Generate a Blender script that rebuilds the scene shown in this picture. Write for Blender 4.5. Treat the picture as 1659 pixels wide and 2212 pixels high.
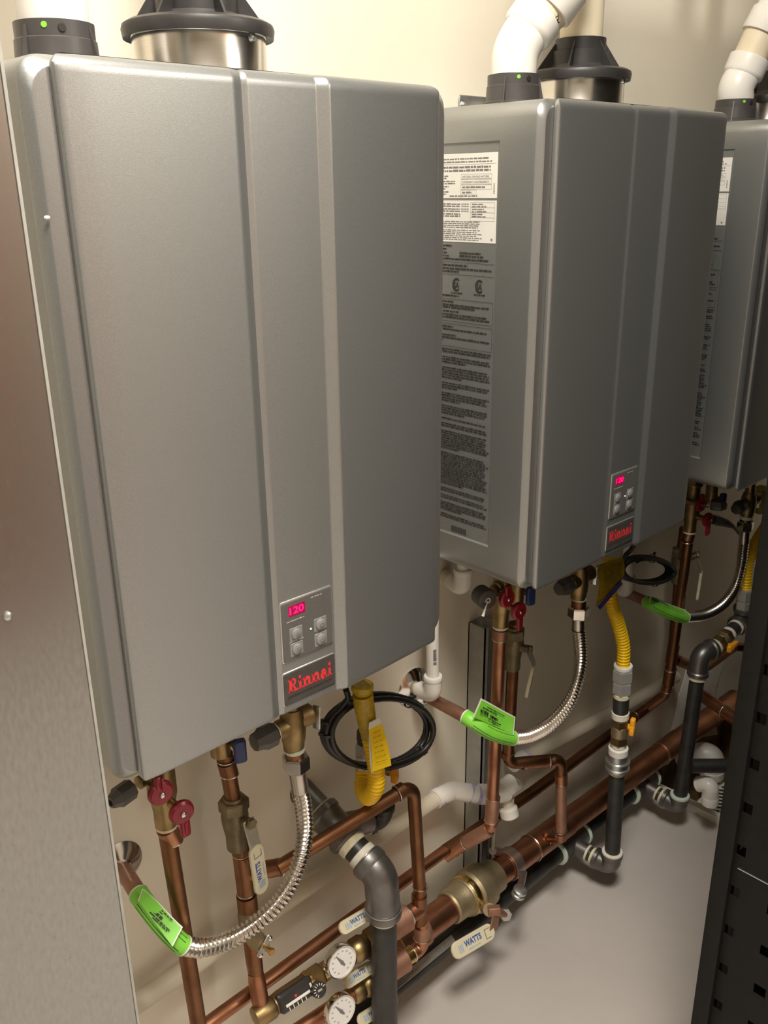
import bpy, math, random
from mathutils import Vector, Matrix

for _o in list(bpy.data.objects):
    bpy.data.objects.remove(_o, do_unlink=True)
random.seed(7)
scene = bpy.context.scene
COL = scene.collection

# ------------------------------------------------------------------ camera
cam_d = bpy.data.cameras.new('camera')
cam_d.sensor_fit = 'VERTICAL'
cam_d.sensor_height = 36.0
cam_d.lens = 31.528
cam_d.clip_start = 0.02
cam = bpy.data.objects.new('camera', cam_d)
COL.objects.link(cam)
_r, _u, _f = Vector((0.7239, -0.6898, -0.0121)), Vector((0.2444, 0.2400, 0.9395)), Vector((0.6451, 0.6835, -0.3417))
_m = Matrix((_r, _u, -_f)).transposed().to_4x4()
_m.translation = Vector((-0.3403, -0.7237, 1.4955))
cam.matrix_world = _m
scene.camera = cam

# ------------------------------------------------------------------ world, lamps, exposure
world = bpy.data.worlds.new('world')
scene.world = world
world.use_nodes = True
world.node_tree.nodes['Background'].inputs[0].default_value = (1.0, 0.93, 0.82, 1)
world.node_tree.nodes['Background'].inputs[1].default_value = 0.02

def area(name, loc, sx, sy, power, col, rot=(0, 0, 0)):
    d = bpy.data.lights.new(name, 'AREA')
    d.shape = 'RECTANGLE'; d.size = sx; d.size_y = sy; d.energy = power; d.color = col
    o = bpy.data.objects.new(name, d); COL.objects.link(o)
    o.location = loc; o.rotation_euler = rot
    return o
CEIL = 2.75
LAMPS = [(-0.05, -0.64), (1.45, -2.15)]
area('ceiling_lamp_light', (LAMPS[0][0], LAMPS[0][1], CEIL - 0.075), 0.54, 0.54, 43, (1.0, 0.945, 0.86))
area('ceiling_lamp_light', (LAMPS[1][0], LAMPS[1][1], CEIL - 0.075), 0.54, 0.54, 36, (1.0, 0.945, 0.86))  # unseen second lamp, added to brighten the opposite wall that the heaters reflect
vs = scene.view_settings
vs.view_transform = 'Standard'; vs.look = 'None'; vs.gamma = 1.0; vs.use_curve_mapping = False
vs.exposure = 0.45

# ------------------------------------------------------------------ materials
MATS = {}
def mat(name, col, rough=0.5, metal=0.0, col2=None, scale=30.0, lo=0.4, hi=0.65, bump=0.0, bscale=None,
        spec=None, coat=0.0, emit=None, estr=0.0, detail=4.0, stretch=None, rough2=None, aniso=None):
    m = bpy.data.materials.new(name); m.use_nodes = True
    nt = m.node_tree; b = nt.nodes['Principled BSDF']
    b.inputs['Base Color'].default_value = (*col, 1)
    b.inputs['Roughness'].default_value = rough
    b.inputs['Metallic'].default_value = metal
    if spec is not None: b.inputs['Specular IOR Level'].default_value = spec
    if coat: b.inputs['Coat Weight'].default_value = coat; b.inputs['Coat Roughness'].default_value = 0.15
    if emit:
        b.inputs['Emission Color'].default_value = (*emit, 1); b.inputs['Emission Strength'].default_value = estr
    tc = nt.nodes.new('ShaderNodeTexCoord'); out = tc.outputs['Object']
    if stretch:
        mp = nt.nodes.new('ShaderNodeMapping'); mp.inputs['Scale'].default_value = stretch
        nt.links.new(out, mp.inputs[0]); out = mp.outputs[0]
    if col2 or rough2 is not None:
        n = nt.nodes.new('ShaderNodeTexNoise'); n.inputs['Scale'].default_value = scale; n.inputs['Detail'].default_value = detail
        nt.links.new(out, n.inputs['Vector'])
        r = nt.nodes.new('ShaderNodeMapRange'); r.inputs['From Min'].default_value = lo; r.inputs['From Max'].default_value = hi
        nt.links.new(n.outputs[0], r.inputs['Value'])
        if col2:
            mx = nt.nodes.new('ShaderNodeMix'); mx.data_type = 'RGBA'
            mx.inputs[6].default_value = (*col, 1); mx.inputs[7].default_value = (*col2, 1)
            nt.links.new(r.outputs[0], mx.inputs[0]); nt.links.new(mx.outputs[2], b.inputs['Base Color'])
        if rough2 is not None:
            mr = nt.nodes.new('ShaderNodeMapRange'); mr.inputs['To Min'].default_value = rough; mr.inputs['To Max'].default_value = rough2
            nt.links.new(r.outputs[0], mr.inputs['Value']); nt.links.new(mr.outputs[0], b.inputs['Roughness'])
    if bump:
        n2 = nt.nodes.new('ShaderNodeTexNoise'); n2.inputs['Scale'].default_value = bscale or scale * 3; n2.inputs['Detail'].default_value = 3
        nt.links.new(out, n2.inputs['Vector'])
        bp = nt.nodes.new('ShaderNodeBump'); bp.inputs['Strength'].default_value = bump; bp.inputs['Distance'].default_value = 0.002
        nt.links.new(n2.outputs[0], bp.inputs['Height']); nt.links.new(bp.outputs[0], b.inputs['Normal'])
    MATS[name] = m
    return m
mat('wall_paint', (0.80, 0.74, 0.615), 0.65, col2=(0.77, 0.705, 0.575), scale=3, bump=0.12, bscale=120)
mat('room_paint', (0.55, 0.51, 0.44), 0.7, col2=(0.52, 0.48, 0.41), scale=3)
mat('ceiling_paint', (0.82, 0.80, 0.75), 0.8, col2=(0.78, 0.76, 0.71), scale=8)
mat('floor_paint', (0.55, 0.505, 0.47), 0.42, col2=(0.52, 0.475, 0.44), scale=6, bump=0.1, bscale=300, rough2=0.55)
mat('heater_paint', (0.335, 0.345, 0.34), 0.37, 0.80, col2=(0.385, 0.395, 0.39), scale=900, lo=0.35, hi=0.7, bump=0.05, bscale=1200)
mat('heater_frame_dark', (0.235, 0.23, 0.22), 0.42, 0.7, col2=(0.27, 0.265, 0.255), scale=900, lo=0.35, hi=0.7)  # darker tone for the flat frame around the front cover
mat('side_panel_paint', (0.31, 0.32, 0.315), 0.42, 0.7, col2=(0.35, 0.36, 0.355), scale=900, lo=0.35, hi=0.7)
mat('control_plate', (0.115, 0.11, 0.105), 0.45, 0.2, col2=(0.125, 0.12, 0.115), scale=400)
mat('button', (0.24, 0.235, 0.23), 0.35, 0.2, col2=(0.27, 0.265, 0.26), scale=200)
mat('trim_bright', (0.62, 0.60, 0.56), 0.28, 0.8, col2=(0.56, 0.54, 0.5), scale=80)
mat('brand_plate', (0.052, 0.046, 0.043), 0.42, 0.0, col2=(0.062, 0.055, 0.05), scale=90)
mat('brand_red', (0.72, 0.035, 0.04), 0.45, col2=(0.66, 0.03, 0.035), scale=60, emit=None)
mat('print_dark', (0.02, 0.02, 0.02), 0.6, col2=(0.03, 0.03, 0.03), scale=60)
mat('print_grey', (0.17, 0.165, 0.16), 0.6, col2=(0.2, 0.195, 0.19), scale=60)
mat('print_light', (0.42, 0.40, 0.38), 0.6, col2=(0.38, 0.36, 0.34), scale=60)
mat('print_blue', (0.035, 0.10, 0.36), 0.5, col2=(0.04, 0.12, 0.4), scale=60)
mat('print_pale_blue', (0.36, 0.47, 0.56), 0.5, col2=(0.4, 0.5, 0.58), scale=60)
mat('display_glass', (0.09, 0.003, 0.01), 0.2, col2=(0.10, 0.004, 0.012), scale=40, emit=(0.32, 0.0, 0.03), estr=0.7)
mat('display_digit', (0.5, 0.0, 0.05), 0.3, col2=(0.55, 0.0, 0.06), scale=40, emit=(1.0, 0.005, 0.09), estr=2.6)
mat('led_green', (0.2, 0.6, 0.2), 0.3, col2=(0.25, 0.65, 0.2), scale=40, emit=(0.35, 1.0, 0.3), estr=2.0)
mat('led_white', (0.8, 0.8, 0.8), 0.3, col2=(0.75, 0.75, 0.75), scale=40, emit=(1.0, 1.0, 1.0), estr=1.5)
mat('paper_white', (0.78, 0.76, 0.70), 0.5, col2=(0.74, 0.72, 0.66), scale=20)
mat('black_plastic', (0.022, 0.020, 0.020), 0.42, col2=(0.032, 0.03, 0.029), scale=30)
mat('charcoal_plastic', (0.055, 0.05, 0.048), 0.4, col2=(0.07, 0.064, 0.06), scale=30)
mat('black_rubber', (0.010, 0.010, 0.010), 0.38, col2=(0.016, 0.016, 0.015), scale=50)
mat('pvc_white', (0.80, 0.77, 0.72), 0.32, col2=(0.77, 0.74, 0.68), scale=12)
mat('pvc_cream', (0.74, 0.65, 0.48), 0.4, col2=(0.70, 0.61, 0.44), scale=10)
mat('pvc_painted', (0.70, 0.63, 0.50), 0.5, col2=(0.66, 0.59, 0.46), scale=10)
mat('primer_purple', (0.42, 0.36, 0.62), 0.4, col2=(0.62, 0.56, 0.68), scale=60)
mat('copper', (0.47, 0.225, 0.13), 0.36, 1.0, col2=(0.31, 0.14, 0.078), scale=22, lo=0.4, hi=0.72, rough2=0.5, bump=0.02, bscale=90)
mat('copper_dark', (0.27, 0.13, 0.066), 0.38, 1.0, col2=(0.17, 0.08, 0.038), scale=18, lo=0.35, hi=0.7, rough2=0.52, bump=0.02, bscale=90)
mat('copper_dusty', (0.46, 0.26, 0.18), 0.5, 0.85, col2=(0.36, 0.19, 0.13), scale=25, rough2=0.6)
mat('solder', (0.75, 0.70, 0.64), 0.28, 1.0, col2=(0.6, 0.5, 0.42), scale=150)
mat('brass', (0.36, 0.26, 0.125), 0.42, 1.0, col2=(0.23, 0.16, 0.075), scale=30, rough2=0.5)
mat('brass_bright', (0.72, 0.52, 0.22), 0.25, 1.0, col2=(0.6, 0.42, 0.16), scale=40)
mat('bronze_dull', (0.25, 0.205, 0.125), 0.48, 0.75, col2=(0.18, 0.145, 0.09), scale=40, bump=0.15, bscale=300)
mat('brass_cast', (0.42, 0.345, 0.215), 0.5, 0.85, col2=(0.35, 0.285, 0.175), scale=40, bump=0.15, bscale=300)
mat('steel_flue', (0.74, 0.71, 0.66), 0.2, 1.0, col2=(0.70, 0.67, 0.62), scale=8, stretch=(3, 3, 160), bump=0.03, bscale=60)
mat('stainless', (0.78, 0.74, 0.69), 0.2, 1.0, col2=(0.68, 0.63, 0.58), scale=60)
mat('stainless_tube', (0.55, 0.51, 0.46), 0.3, 1.0, col2=(0.48, 0.44, 0.40), scale=60)
mat('chrome', (0.78, 0.77, 0.75), 0.16, 1.0, col2=(0.72, 0.71, 0.69), scale=20)
mat('plated_nut', (0.66, 0.655, 0.635), 0.22, 0.6, col2=(0.66, 0.65, 0.62), scale=50)
mat('zinc', (0.60, 0.62, 0.62), 0.35, 0.95, col2=(0.5, 0.52, 0.52), scale=60)
mat('galvanized', (0.38, 0.385, 0.37), 0.21, 0.95, col2=(0.33, 0.335, 0.32), scale=320, lo=0.3, hi=0.72, rough2=0.28, stretch=(1, 1, .35))
mat('strut_zinc', (0.36, 0.355, 0.33), 0.5, 0.2, col2=(0.42, 0.415, 0.38), scale=40)
mat('strut_olive', (0.34, 0.335, 0.25), 0.5, 0.5, col2=(0.29, 0.285, 0.21), scale=40)
mat('black_iron', (0.032, 0.031, 0.030), 0.42, 0.3, col2=(0.050, 0.048, 0.045), scale=25, bump=0.05, bscale=200)
mat('cast_iron', (0.215, 0.205, 0.195), 0.40, 0.85, col2=(0.16, 0.15, 0.142), scale=25, bump=0.08, bscale=300)
mat('pipe_dope', (0.74, 0.68, 0.50), 0.6, col2=(0.62, 0.56, 0.38), scale=70, bump=0.2, bscale=200)
mat('thread_tape', (0.66, 0.76, 0.66), 0.5, col2=(0.58, 0.70, 0.60), scale=70)
mat('thread_tape_white', (0.80, 0.76, 0.66), 0.5, col2=(0.7, 0.65, 0.54), scale=70)
mat('yellow_jacket', (0.95, 0.60, 0.006), 0.30, col2=(0.90, 0.56, 0.005), scale=15)
mat('yellow_paper', (0.95, 0.66, 0.008), 0.5, col2=(0.90, 0.61, 0.008), scale=30)
mat('mustard_paper', (0.48, 0.33, 0.012), 0.42, col2=(0.33, 0.22, 0.008), scale=120, lo=0.35, hi=0.7)
mat('green_paper', (0.20, 0.62, 0.045), 0.45, col2=(0.24, 0.68, 0.07), scale=20)
mat('red_plastic', (0.27, 0.010, 0.022), 0.33, col2=(0.22, 0.008, 0.017), scale=20)
mat('blue_plastic', (0.018, 0.035, 0.14), 0.4, col2=(0.022, 0.042, 0.16), scale=20)
mat('violet_ink', (0.055, 0.035, 0.20), 0.5, col2=(0.07, 0.05, 0.24), scale=20)
mat('orange_plastic', (0.88, 0.38, 0.012), 0.4, col2=(0.82, 0.34, 0.01), scale=20)
mat('ivory_vinyl', (0.72, 0.66, 0.47), 0.4, col2=(0.68, 0.62, 0.43), scale=15)
mat('handle_steel', (0.44, 0.43, 0.35), 0.45, 0.6, col2=(0.38, 0.37, 0.30), scale=40)
mat('clamp_zinc', (0.50, 0.41, 0.37), 0.32, 0.9, col2=(0.44, 0.34, 0.38), scale=20)
mat('rack_black', (0.0045, 0.0040, 0.0033), 0.6, col2=(0.006, 0.0054, 0.0045), scale=60, bump=0.08, bscale=500, spec=0.25)
mat('gauge_face', (0.80, 0.78, 0.76), 0.3, col2=(0.77, 0.75, 0.73), scale=10)
mat('sink_white', (0.76, 0.74, 0.66), 0.3, col2=(0.70, 0.67, 0.58), scale=8)
mat('sink_rust', (0.30, 0.20, 0.085), 0.28, col2=(0.085, 0.035, 0.01), scale=9, lo=0.38, hi=0.62)
mat('sheet_white', (0.86, 0.84, 0.79), 0.35, col2=(0.80, 0.78, 0.73), scale=6)
mat('door_wood', (0.36, 0.13, 0.055), 0.4, col2=(0.28, 0.09, 0.04), scale=6, stretch=(8, 8, 0.8))
mat('lamp_diffuser', (0.9, 0.88, 0.82), 0.5, col2=(0.88, 0.86, 0.8), scale=5, emit=(1.0, 0.86, 0.66), estr=2.0)

# ------------------------------------------------------------------ mesh helpers
ORG = {}
def V(*a): return Vector(a[0]) if len(a) == 1 else Vector(a)
def basis(n, hint=None):
    n = Vector(n).normalized()
    h = Vector(hint) if hint is not None else (Vector((0, 0, 1)) if abs(n.z) < 0.9 else Vector((1, 0, 0)))
    a = h.cross(n)
    if a.length < 1e-6: a = Vector((1, 0, 0)).cross(n)
    a.normalize()
    return a, n.cross(a), n
class MB:
    def __init__(s): s.v = []; s.f = []
    def add(s, vs, fs):
        k = len(s.v); s.v += [tuple(x) for x in vs]; s.f += [tuple(i + k for i in f) for f in fs]; return s
    def box(s, c, h, a=(1, 0, 0), b=(0, 1, 0), d=(0, 0, 1)):
        c = V(c); a, b, d = V(a) * h[0], V(b) * h[1], V(d) * h[2]
        vs = [c + a * i + b * j + d * k for k in (-1, 1) for j in (-1, 1) for i in (-1, 1)]
        return s.add(vs, [(0, 2, 3, 1), (4, 5, 7, 6), (0, 1, 5, 4), (2, 6, 7, 3), (0, 4, 6, 2), (1, 3, 7, 5)])
    def bbox(s, c, h, a=(1, 0, 0), b=(0, 1, 0), d=(0, 0, 1), r=0.002):
        # box with chamfered rim on both d faces and rounded outline
        c = V(c); a, b, d = V(a), V(b), V(d)
        pts = rrect(h[0], h[1], min(r, h[0] * .9, h[1] * .9), 3)
        e = min(r * .6, h[2] * .8)
        sh = lambda k: [((x - math.copysign(min(e, abs(x)), x)) if k else x, (y - math.copysign(min(e, abs(y)), y)) if k else y) for x, y in pts]
        rings = [(sh(1), -h[2]), (pts, -h[2] + e), (pts, h[2] - e), (sh(1), h[2])]
        return s.loft([[c + a * x + b * y + d * z for x, y in q] for q, z in rings], True, True)
    def loft(s, rings, cap0=False, cap1=False, closed=True):
        n = len(rings[0]); vs = [p for r in rings for p in r]; fs = []
        for i in range(len(rings) - 1):
            for j in range(n if closed else n - 1):
                k = (j + 1) % n
                fs.append((i * n + j, i * n + k, (i + 1) * n + k, (i + 1) * n + j))
        if cap0: fs.append(tuple(range(n))[::-1])
        if cap1: fs.append(tuple((len(rings) - 1) * n + j for j in range(n)))
        return s.add(vs, fs)
    def lathe(s, prof, o, ax, seg=28, hint=None, rot0=0.0, cap=True):
        o = V(o); a, b, n = basis(ax, hint)
        rings = [[o + n * t + (a * math.cos(rot0 + 2 * math.pi * k / seg) + b * math.sin(rot0 + 2 * math.pi * k / seg)) * max(r, 1e-5) for k in range(seg)] for t, r in prof]
        return s.loft(rings, cap, cap)
    def tube(s, pts, r, seg=20, cap=True, rad=None):
        P = [V(p) for p in pts]; n = len(P)
        T = []
        for i in range(n):
            t = (P[min(i + 1, n - 1)] - P[max(i - 1, 0)])
            T.append(t.normalized())
        a, b, _ = basis(T[0]); rings = []
        for i in range(n):
            if i:
                a = a - T[i] * a.dot(T[i]); a.normalize(); b = T[i].cross(a)
            rr = rad[i] if rad else r
            rings.append([P[i] + (a * math.cos(2 * math.pi * k / seg) + b * math.sin(2 * math.pi * k / seg)) * rr for k in range(seg)])
        return s.loft(rings, cap, cap)
    def prism(s, poly, o, u, v, d):
        o, u, v, d = V(o), V(u), V(v), V(d)
        p0 = [o + u * x + v * y for x, y in poly]
        return s.loft([p0, [q + d for q in p0]], True, True)
    def sphere(s, c, r, seg=16, n=8, sc=(1, 1, 1)):
        rings = []
        for i in range(1, n):
            t = math.pi * i / n
            rings.append([V(c) + Vector((math.sin(t) * math.cos(2 * math.pi * k / seg) * r * sc[0], math.sin(t) * math.sin(2 * math.pi * k / seg) * r * sc[1], math.cos(t) * r * sc[2])) for k in range(seg)])
        return s.loft(rings, True, True)
    def torus(s, c, ax, R, r, seg=28, n=8):
        a, b, d = basis(ax); c = V(c); vs = []; fs = []
        for i in range(seg):
            t = 2 * math.pi * i / seg; e = a * math.cos(t) + b * math.sin(t)
            for j in range(n):
                q = 2 * math.pi * j / n
                vs.append(c + e * (R + r * math.cos(q)) + d * (r * math.sin(q)))
        for i in range(seg):
            for j in range(n):
                fs.append((i * n + j, ((i + 1) % seg) * n + j, ((i + 1) % seg) * n + (j + 1) % n, i * n + (j + 1) % n))
        return s.add(vs, fs)
    def build(s, name, m, parent=None, ang=38, flip=False):
        me = bpy.data.meshes.new(name)
        o0 = ORG.get(parent.name, Vector()) if parent else s.v and Vector() or Vector()
        me.from_pydata([tuple(Vector(p) - o0) for p in s.v], [], s.f)
        import bmesh
        bm = bmesh.new(); bm.from_mesh(me)
        bmesh.ops.recalc_face_normals(bm, faces=bm.faces)
        bm.to_mesh(me); bm.free()
        me.materials.append(MATS[m])
        me.polygons.foreach_set('use_smooth', [True] * len(me.polygons))
        me.set_sharp_from_angle(angle=math.radians(ang))
        o = bpy.data.objects.new(name, me); COL.objects.link(o)
        if parent: o.parent = parent
        ORG[o.name] = o0.copy()
        return o
def rrect(hx, hy, r, n=4):
    out = []
    for cx, cy, a0 in ((hx - r, hy - r, 0), (-hx + r, hy - r, 90), (-hx + r, -hy + r, 180), (hx - r, -hy + r, 270)):
        for k in range(n + 1):
            a = math.radians(a0 + 90 * k / n); out.append((cx + r * math.cos(a), cy + r * math.sin(a)))
    return out
def tag(o, label, cat, group=None, kind=None):
    o['label'] = label
    if cat: o['category'] = cat
    if group: o['group'] = group
    if kind: o['kind'] = kind
    return o
def thing(name, label, cat, base, group=None):
    o = bpy.data.objects.new(name, None); o.empty_display_size = 0.03; COL.objects.link(o)
    o.location = base; ORG[o.name] = V(base)
    return tag(o, label, cat, group)
def single(o_builder, name, m, label, cat, base, group=None, ang=38):
    # a thing made of one mesh, its origin at its base
    mb = o_builder; b = V(base); mb.v = [tuple(Vector(p) - b) for p in mb.v]
    o = mb.build(name, m, None, ang); o.location = base; ORG[o.name] = b
    return tag(o, label, cat, group)
def structure(o): o['kind'] = 'structure'; return o
def fillet(pts, R, n=7):
    P = [V(p) for p in pts]; out = [P[0]]
    for i in range(1, len(P) - 1):
        a, b, c = P[i - 1], P[i], P[i + 1]
        u, w = (a - b), (c - b); la, lc = u.length, w.length; u.normalize(); w.normalize()
        th = u.angle(w)
        if th > 3.05: out.append(b); continue
        d = min(R / math.tan(th / 2), la * .48, lc * .48)
        p0, p1 = b + u * d, b + w * d
        rr = d * math.tan(th / 2); ctr = b + (u + w).normalized() * (rr / math.sin(th / 2))
        e0, e1 = p0 - ctr, p1 - ctr
        ax = e0.cross(e1).normalized(); tot = e0.angle(e1)
        for k in range(n + 1):
            out.append(ctr + Matrix.Rotation(tot * k / n, 3, ax) @ e0)
    out.append(P[-1]); return out
def spline(pts, per=10):
    P = [V(p) for p in pts]; P = [P[0] * 2 - P[1]] + P + [P[-1] * 2 - P[-2]]; out = []
    for i in range(1, len(P) - 2):
        for k in range(per):
            t = k / per; a, b, c, d = P[i - 1], P[i], P[i + 1], P[i + 2]
            out.append(0.5 * ((2 * b) + (c - a) * t + (2 * a - 5 * b + 4 * c - d) * t * t + (3 * b - a - 3 * c + d) * t ** 3))
    out.append(P[-2]); return out
def resample(pts, step):
    P = [V(p) for p in pts]; L = [0]
    for i in range(1, len(P)): L.append(L[-1] + (P[i] - P[i - 1]).length)
    n = max(2, int(L[-1] / step)); out = []; j = 0
    for k in range(n + 1):
        s = L[-1] * k / n
        while j < len(P) - 2 and L[j + 1] < s: j += 1
        t = (s - L[j]) / max(L[j + 1] - L[j], 1e-9); out.append(P[j].lerp(P[j + 1], t))
    return out, L[-1]
def corrugated(parent, name, pts, r0, r1, pitch, m, seg=18):
    q, L = resample(spline(pts, 24), pitch / 6)
    rad = [(r0 + r1) / 2 + (r1 - r0) / 2 * math.cos(2 * math.pi * i / 6) for i in range(len(q))]
    return MB().tube(q, r1, seg, True, rad).build(name, m, parent, 60)
def pipe(parent, name, pts, r, m, R=None, seg=22):
    return MB().tube(fillet(pts, R or r * 1.6), r, seg).build(name, m, parent)
def collar(parent, name, at, ax, r, L, m, seg=24, lip=0.0):
    e = min(.0012, L * .2)
    pr = [(-L / 2, r - e), (-L / 2 + e, r), (L / 2 - e, r), (L / 2, r - e)]
    if lip: pr = [(-L / 2, r), (-L / 2 + e, r + lip), (-L / 2 + L * .25, r + lip), (-L / 2 + L * .32, r), (L / 2 - L * .32, r), (L / 2 - L * .25, r + lip), (L / 2 - e, r + lip), (L / 2, r)]
    return MB().lathe(pr, at, ax, seg).build(name, m, parent)
def hexnut(parent, name, at, ax, r, L, m, hint=None, rot0=0.0):
    e = L * .12
    return MB().lathe([(-L / 2, r * .9), (-L / 2 + e, r), (L / 2 - e, r), (L / 2, r * .9)], at, ax, 6, hint, rot0).build(name, m, parent, 20)
def ring(parent, at, ax, R, r=0.0012, m='solder', name='solder_ring'):
    return MB().torus(at, ax, R, r, 26, 6).build(name, m, parent)
def lerp(a, b, t): return V(a).lerp(V(b), t)
def text_mb(mb, s, o, u, v, size, thick=0.0002, offset=0.0, width=None, bold=False):
    cu = bpy.data.curves.new('t', 'FONT'); cu.body = s; cu.size = 1.0; cu.offset = offset; cu.resolution_u = 3
    ob = bpy.data.objects.new('t', cu); COL.objects.link(ob)
    dg = bpy.context.evaluated_depsgraph_get(); me = ob.evaluated_get(dg).to_mesh()
    u, v = V(u).normalized(), V(v).normalized(); n = u.cross(v); o = V(o)
    xs = [p.co.x for p in me.vertices] or [0, 1]; w = max(xs) - min(xs)
    sx = width / w if width else size
    vs = [o + u * (p.co.x - min(xs)) * sx + v * p.co.y * size + n * thick for p in me.vertices]
    fs = [tuple(f.vertices) for f in me.polygons]
    ob.evaluated_get(dg).to_mesh_clear()
    bpy.data.objects.remove(ob, do_unlink=True); bpy.data.curves.remove(cu)
    return mb.add(vs, fs)
def quad(mb, o, u, v, x0, x1, y0, y1, off=0.0002):
    o, u, v = V(o), V(u), V(v); n = u.cross(v).normalized() * off
    return mb.add([o + u * x0 + v * y0 + n, o + u * x1 + v * y0 + n, o + u * x1 + v * y1 + n, o + u * x0 + v * y1 + n], [(0, 1, 2, 3)])

# ================================================================== the room
WY = 0.26                                   # face of the back wall
def slab(name, c, h, m):
    b = V(c); o = MB().box((0, 0, 0), h).build(name, m); o.location = c; ORG[o.name] = b
    return structure(o)
tag(slab('wall_back', (0.3, WY + 0.05, CEIL / 2), (2.6, 0.05, CEIL / 2), 'wall_paint'), 'cream painted wall behind the row of water heaters', None)
tag(slab('wall_front', (0.3, -2.65, CEIL / 2), (2.6, 0.05, CEIL / 2), 'room_paint'), 'cream wall facing the water heaters', None)
tag(slab('wall_left', (-2.25, -1.195, CEIL / 2), (0.05, 1.405, CEIL / 2), 'room_paint'), 'cream wall at the left end of the room', None)
tag(slab('wall_right', (2.85, -1.195, CEIL / 2), (0.05, 1.405, CEIL / 2), 'room_paint'), 'cream wall at the far right end of the room', None)
tag(slab('ceiling', (0.3, -1.195, CEIL + 0.03), (2.5, 1.405, 0.03), 'ceiling_paint'), 'pale ceiling of the heater room', None)
# floor with the opening of the floor sink left free
SX0, SX1, SY0 = 1.50, 1.98, -0.30
fl = MB()
fl.box((-0.35, -1.17, -0.05), (SX0 / 2 + 0.925 + 0.175, 1.43, 0.05))
fl.v = []; fl.f = []
for x0, x1, y0, y1 in ((-2.2, SX0, -2.6, WY), (SX0, SX1, -2.6, SY0), (SX1, 2.8, -2.6, WY)):
    fl.box(((x0 + x1) / 2, (y0 + y1) / 2, -0.05), ((x1 - x0) / 2, (y1 - y0) / 2, 0.05))
tag(structure(fl.build('floor', 'floor_paint')), 'smooth grey painted floor under the pipes', None)
d = MB().bbox((0.50, -2.585, 1.03), (0.42, 1.03, 0.02), (1, 0, 0), (0, 0, 1), (0, 1, 0), 0.004).build('door_1', 'door_wood')
tag(structure(d), 'reddish brown wooden door in the opposite wall', None)
MB().lathe([(0, .012), (.03, .012), (.035, .025), (.06, .025), (.065, .015)], (0.85, -2.565, 1.0), (0, 1, 0), 18).build('door_knob', 'brass_bright', d)
for i, (lx, ly) in enumerate(LAMPS):
    t = thing('ceiling_lamp', ('rectangular ceiling lamp to the left of the heaters', 'unseen ceiling lamp added to brighten the wall opposite the heaters')[i], 'lamp', (lx, ly, CEIL - 0.07), 'ceiling lamps')
    fr = MB()
    for sx, sy, hx, hy in ((-.3, 0, .012, .288), (.3, 0, .012, .288), (0, -.3, .312, .012), (0, .3, .312, .012)):
        fr.box((lx + sx, ly + sy, CEIL - 0.035), (hx, hy, 0.035))
    fr.build('frame', 'sink_white', t)
    MB().box((lx, ly, CEIL - 0.03), (.288, .288, 0.01)).build('diffuser', 'lamp_diffuser', t)

# galvanised duct at the left
gd = thing('galvanized_duct', 'tall galvanized sheet metal duct at the left edge', 'duct', (-0.19, -0.10, 0.0))
MB().box((-0.195, -0.1, 1.25), (0.0935, 0.05, 1.25)).build('duct_shell', 'galvanized', gd)
MB().box((-0.1005, -0.1495, 1.25), (0.0010, 0.0015, 1.25)).build('edge_flange', 'strut_zinc', gd)
MB().lathe([(0, .003), (.0015, .003), (.0024, .0015)], (-0.1502, -0.1500, 1.2251), (0, -1, 0), 12).build('rivet', 'zinc', gd)

# ================================================================== tankless water heaters
Z0 = 0.93; Z1 = 1.595
UNIT = [0.0, 0.6437, 1.2805]
def face_y(x):
    K = [(0, -.0030), (.02, -.0050), (.035, -.0056), (.162, -.0058), (.1645, -.0056), (.1735, -.0026), (.176, -.0034), (.1785, -.0046), (.2555, -.0068), (.2568, -.0072), (.2668, -.0122), (.2685, -.0126), (.285, -.0121), (.42, -.0066), (.43, -.0056)]
    for (a, b), (c, e) in zip(K, K[1:]):
        if x <= c: return b + (e - b) * (x - a) / (c - a)
    return K[-1][1]
def glyphs():
    def rect(x0, y0, x1, y1): return [(x0, y0), (x1, y0), (x1, y1), (x0, y1)]
    def arc(cx, cy, ro, ri, a0, a1, n=9, sy=1.0):
        out = []
        for k in range(n):
            t0, t1 = math.radians(a0 + (a1 - a0) * k / n), math.radians(a0 + (a1 - a0) * (k + 1) / n)
            out.append([(cx + ri * math.cos(t0), cy + ri * math.sin(t0) * sy), (cx + ro * math.cos(t0), cy + ro * math.sin(t0) * sy), (cx + ro * math.cos(t1), cy + ro * math.sin(t1) * sy), (cx + ri * math.cos(t1), cy + ri * math.sin(t1) * sy)])
        return out
    R = [rect(.10, 0, .38, 1), rect(0, 0, .48, .13), rect(0, .87, .45, 1), rect(.38, .87, .55, 1), rect(.38, .43, .55, .56), [(.44, .47), (.64, .47), (.86, .12), (.62, .12)], rect(.58, 0, 1.0, .13)] + arc(.55, .715, .285, .10, -90, 90)
    i = [rect(.10, 0, .34, .68), rect(.02, .57, .3, .68), rect(.0, 0, .44, .12), [(.22 + .13 * math.cos(a * .5236), .89 + .12 * math.sin(a * .5236)) for a in range(12)]]
    n = [rect(.10, 0, .34, .68), rect(.02, .57, .3, .68), rect(.0, 0, .42, .12), rect(.58, 0, .82, .46), rect(.5, 0, .92, .12)] + arc(.54, .44, .28, .05, 0, 180)
    a = arc(.30, .22, .28, .06, 60, 360) + [rect(.40, .0, .64, .50), rect(.40, 0, .78, .12)] + arc(.38, .46, .26, .07, 0, 165)
    return dict(R=(R, 1.05), i=(i, .50), n=(n, .97), a=(a, .84))
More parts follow.
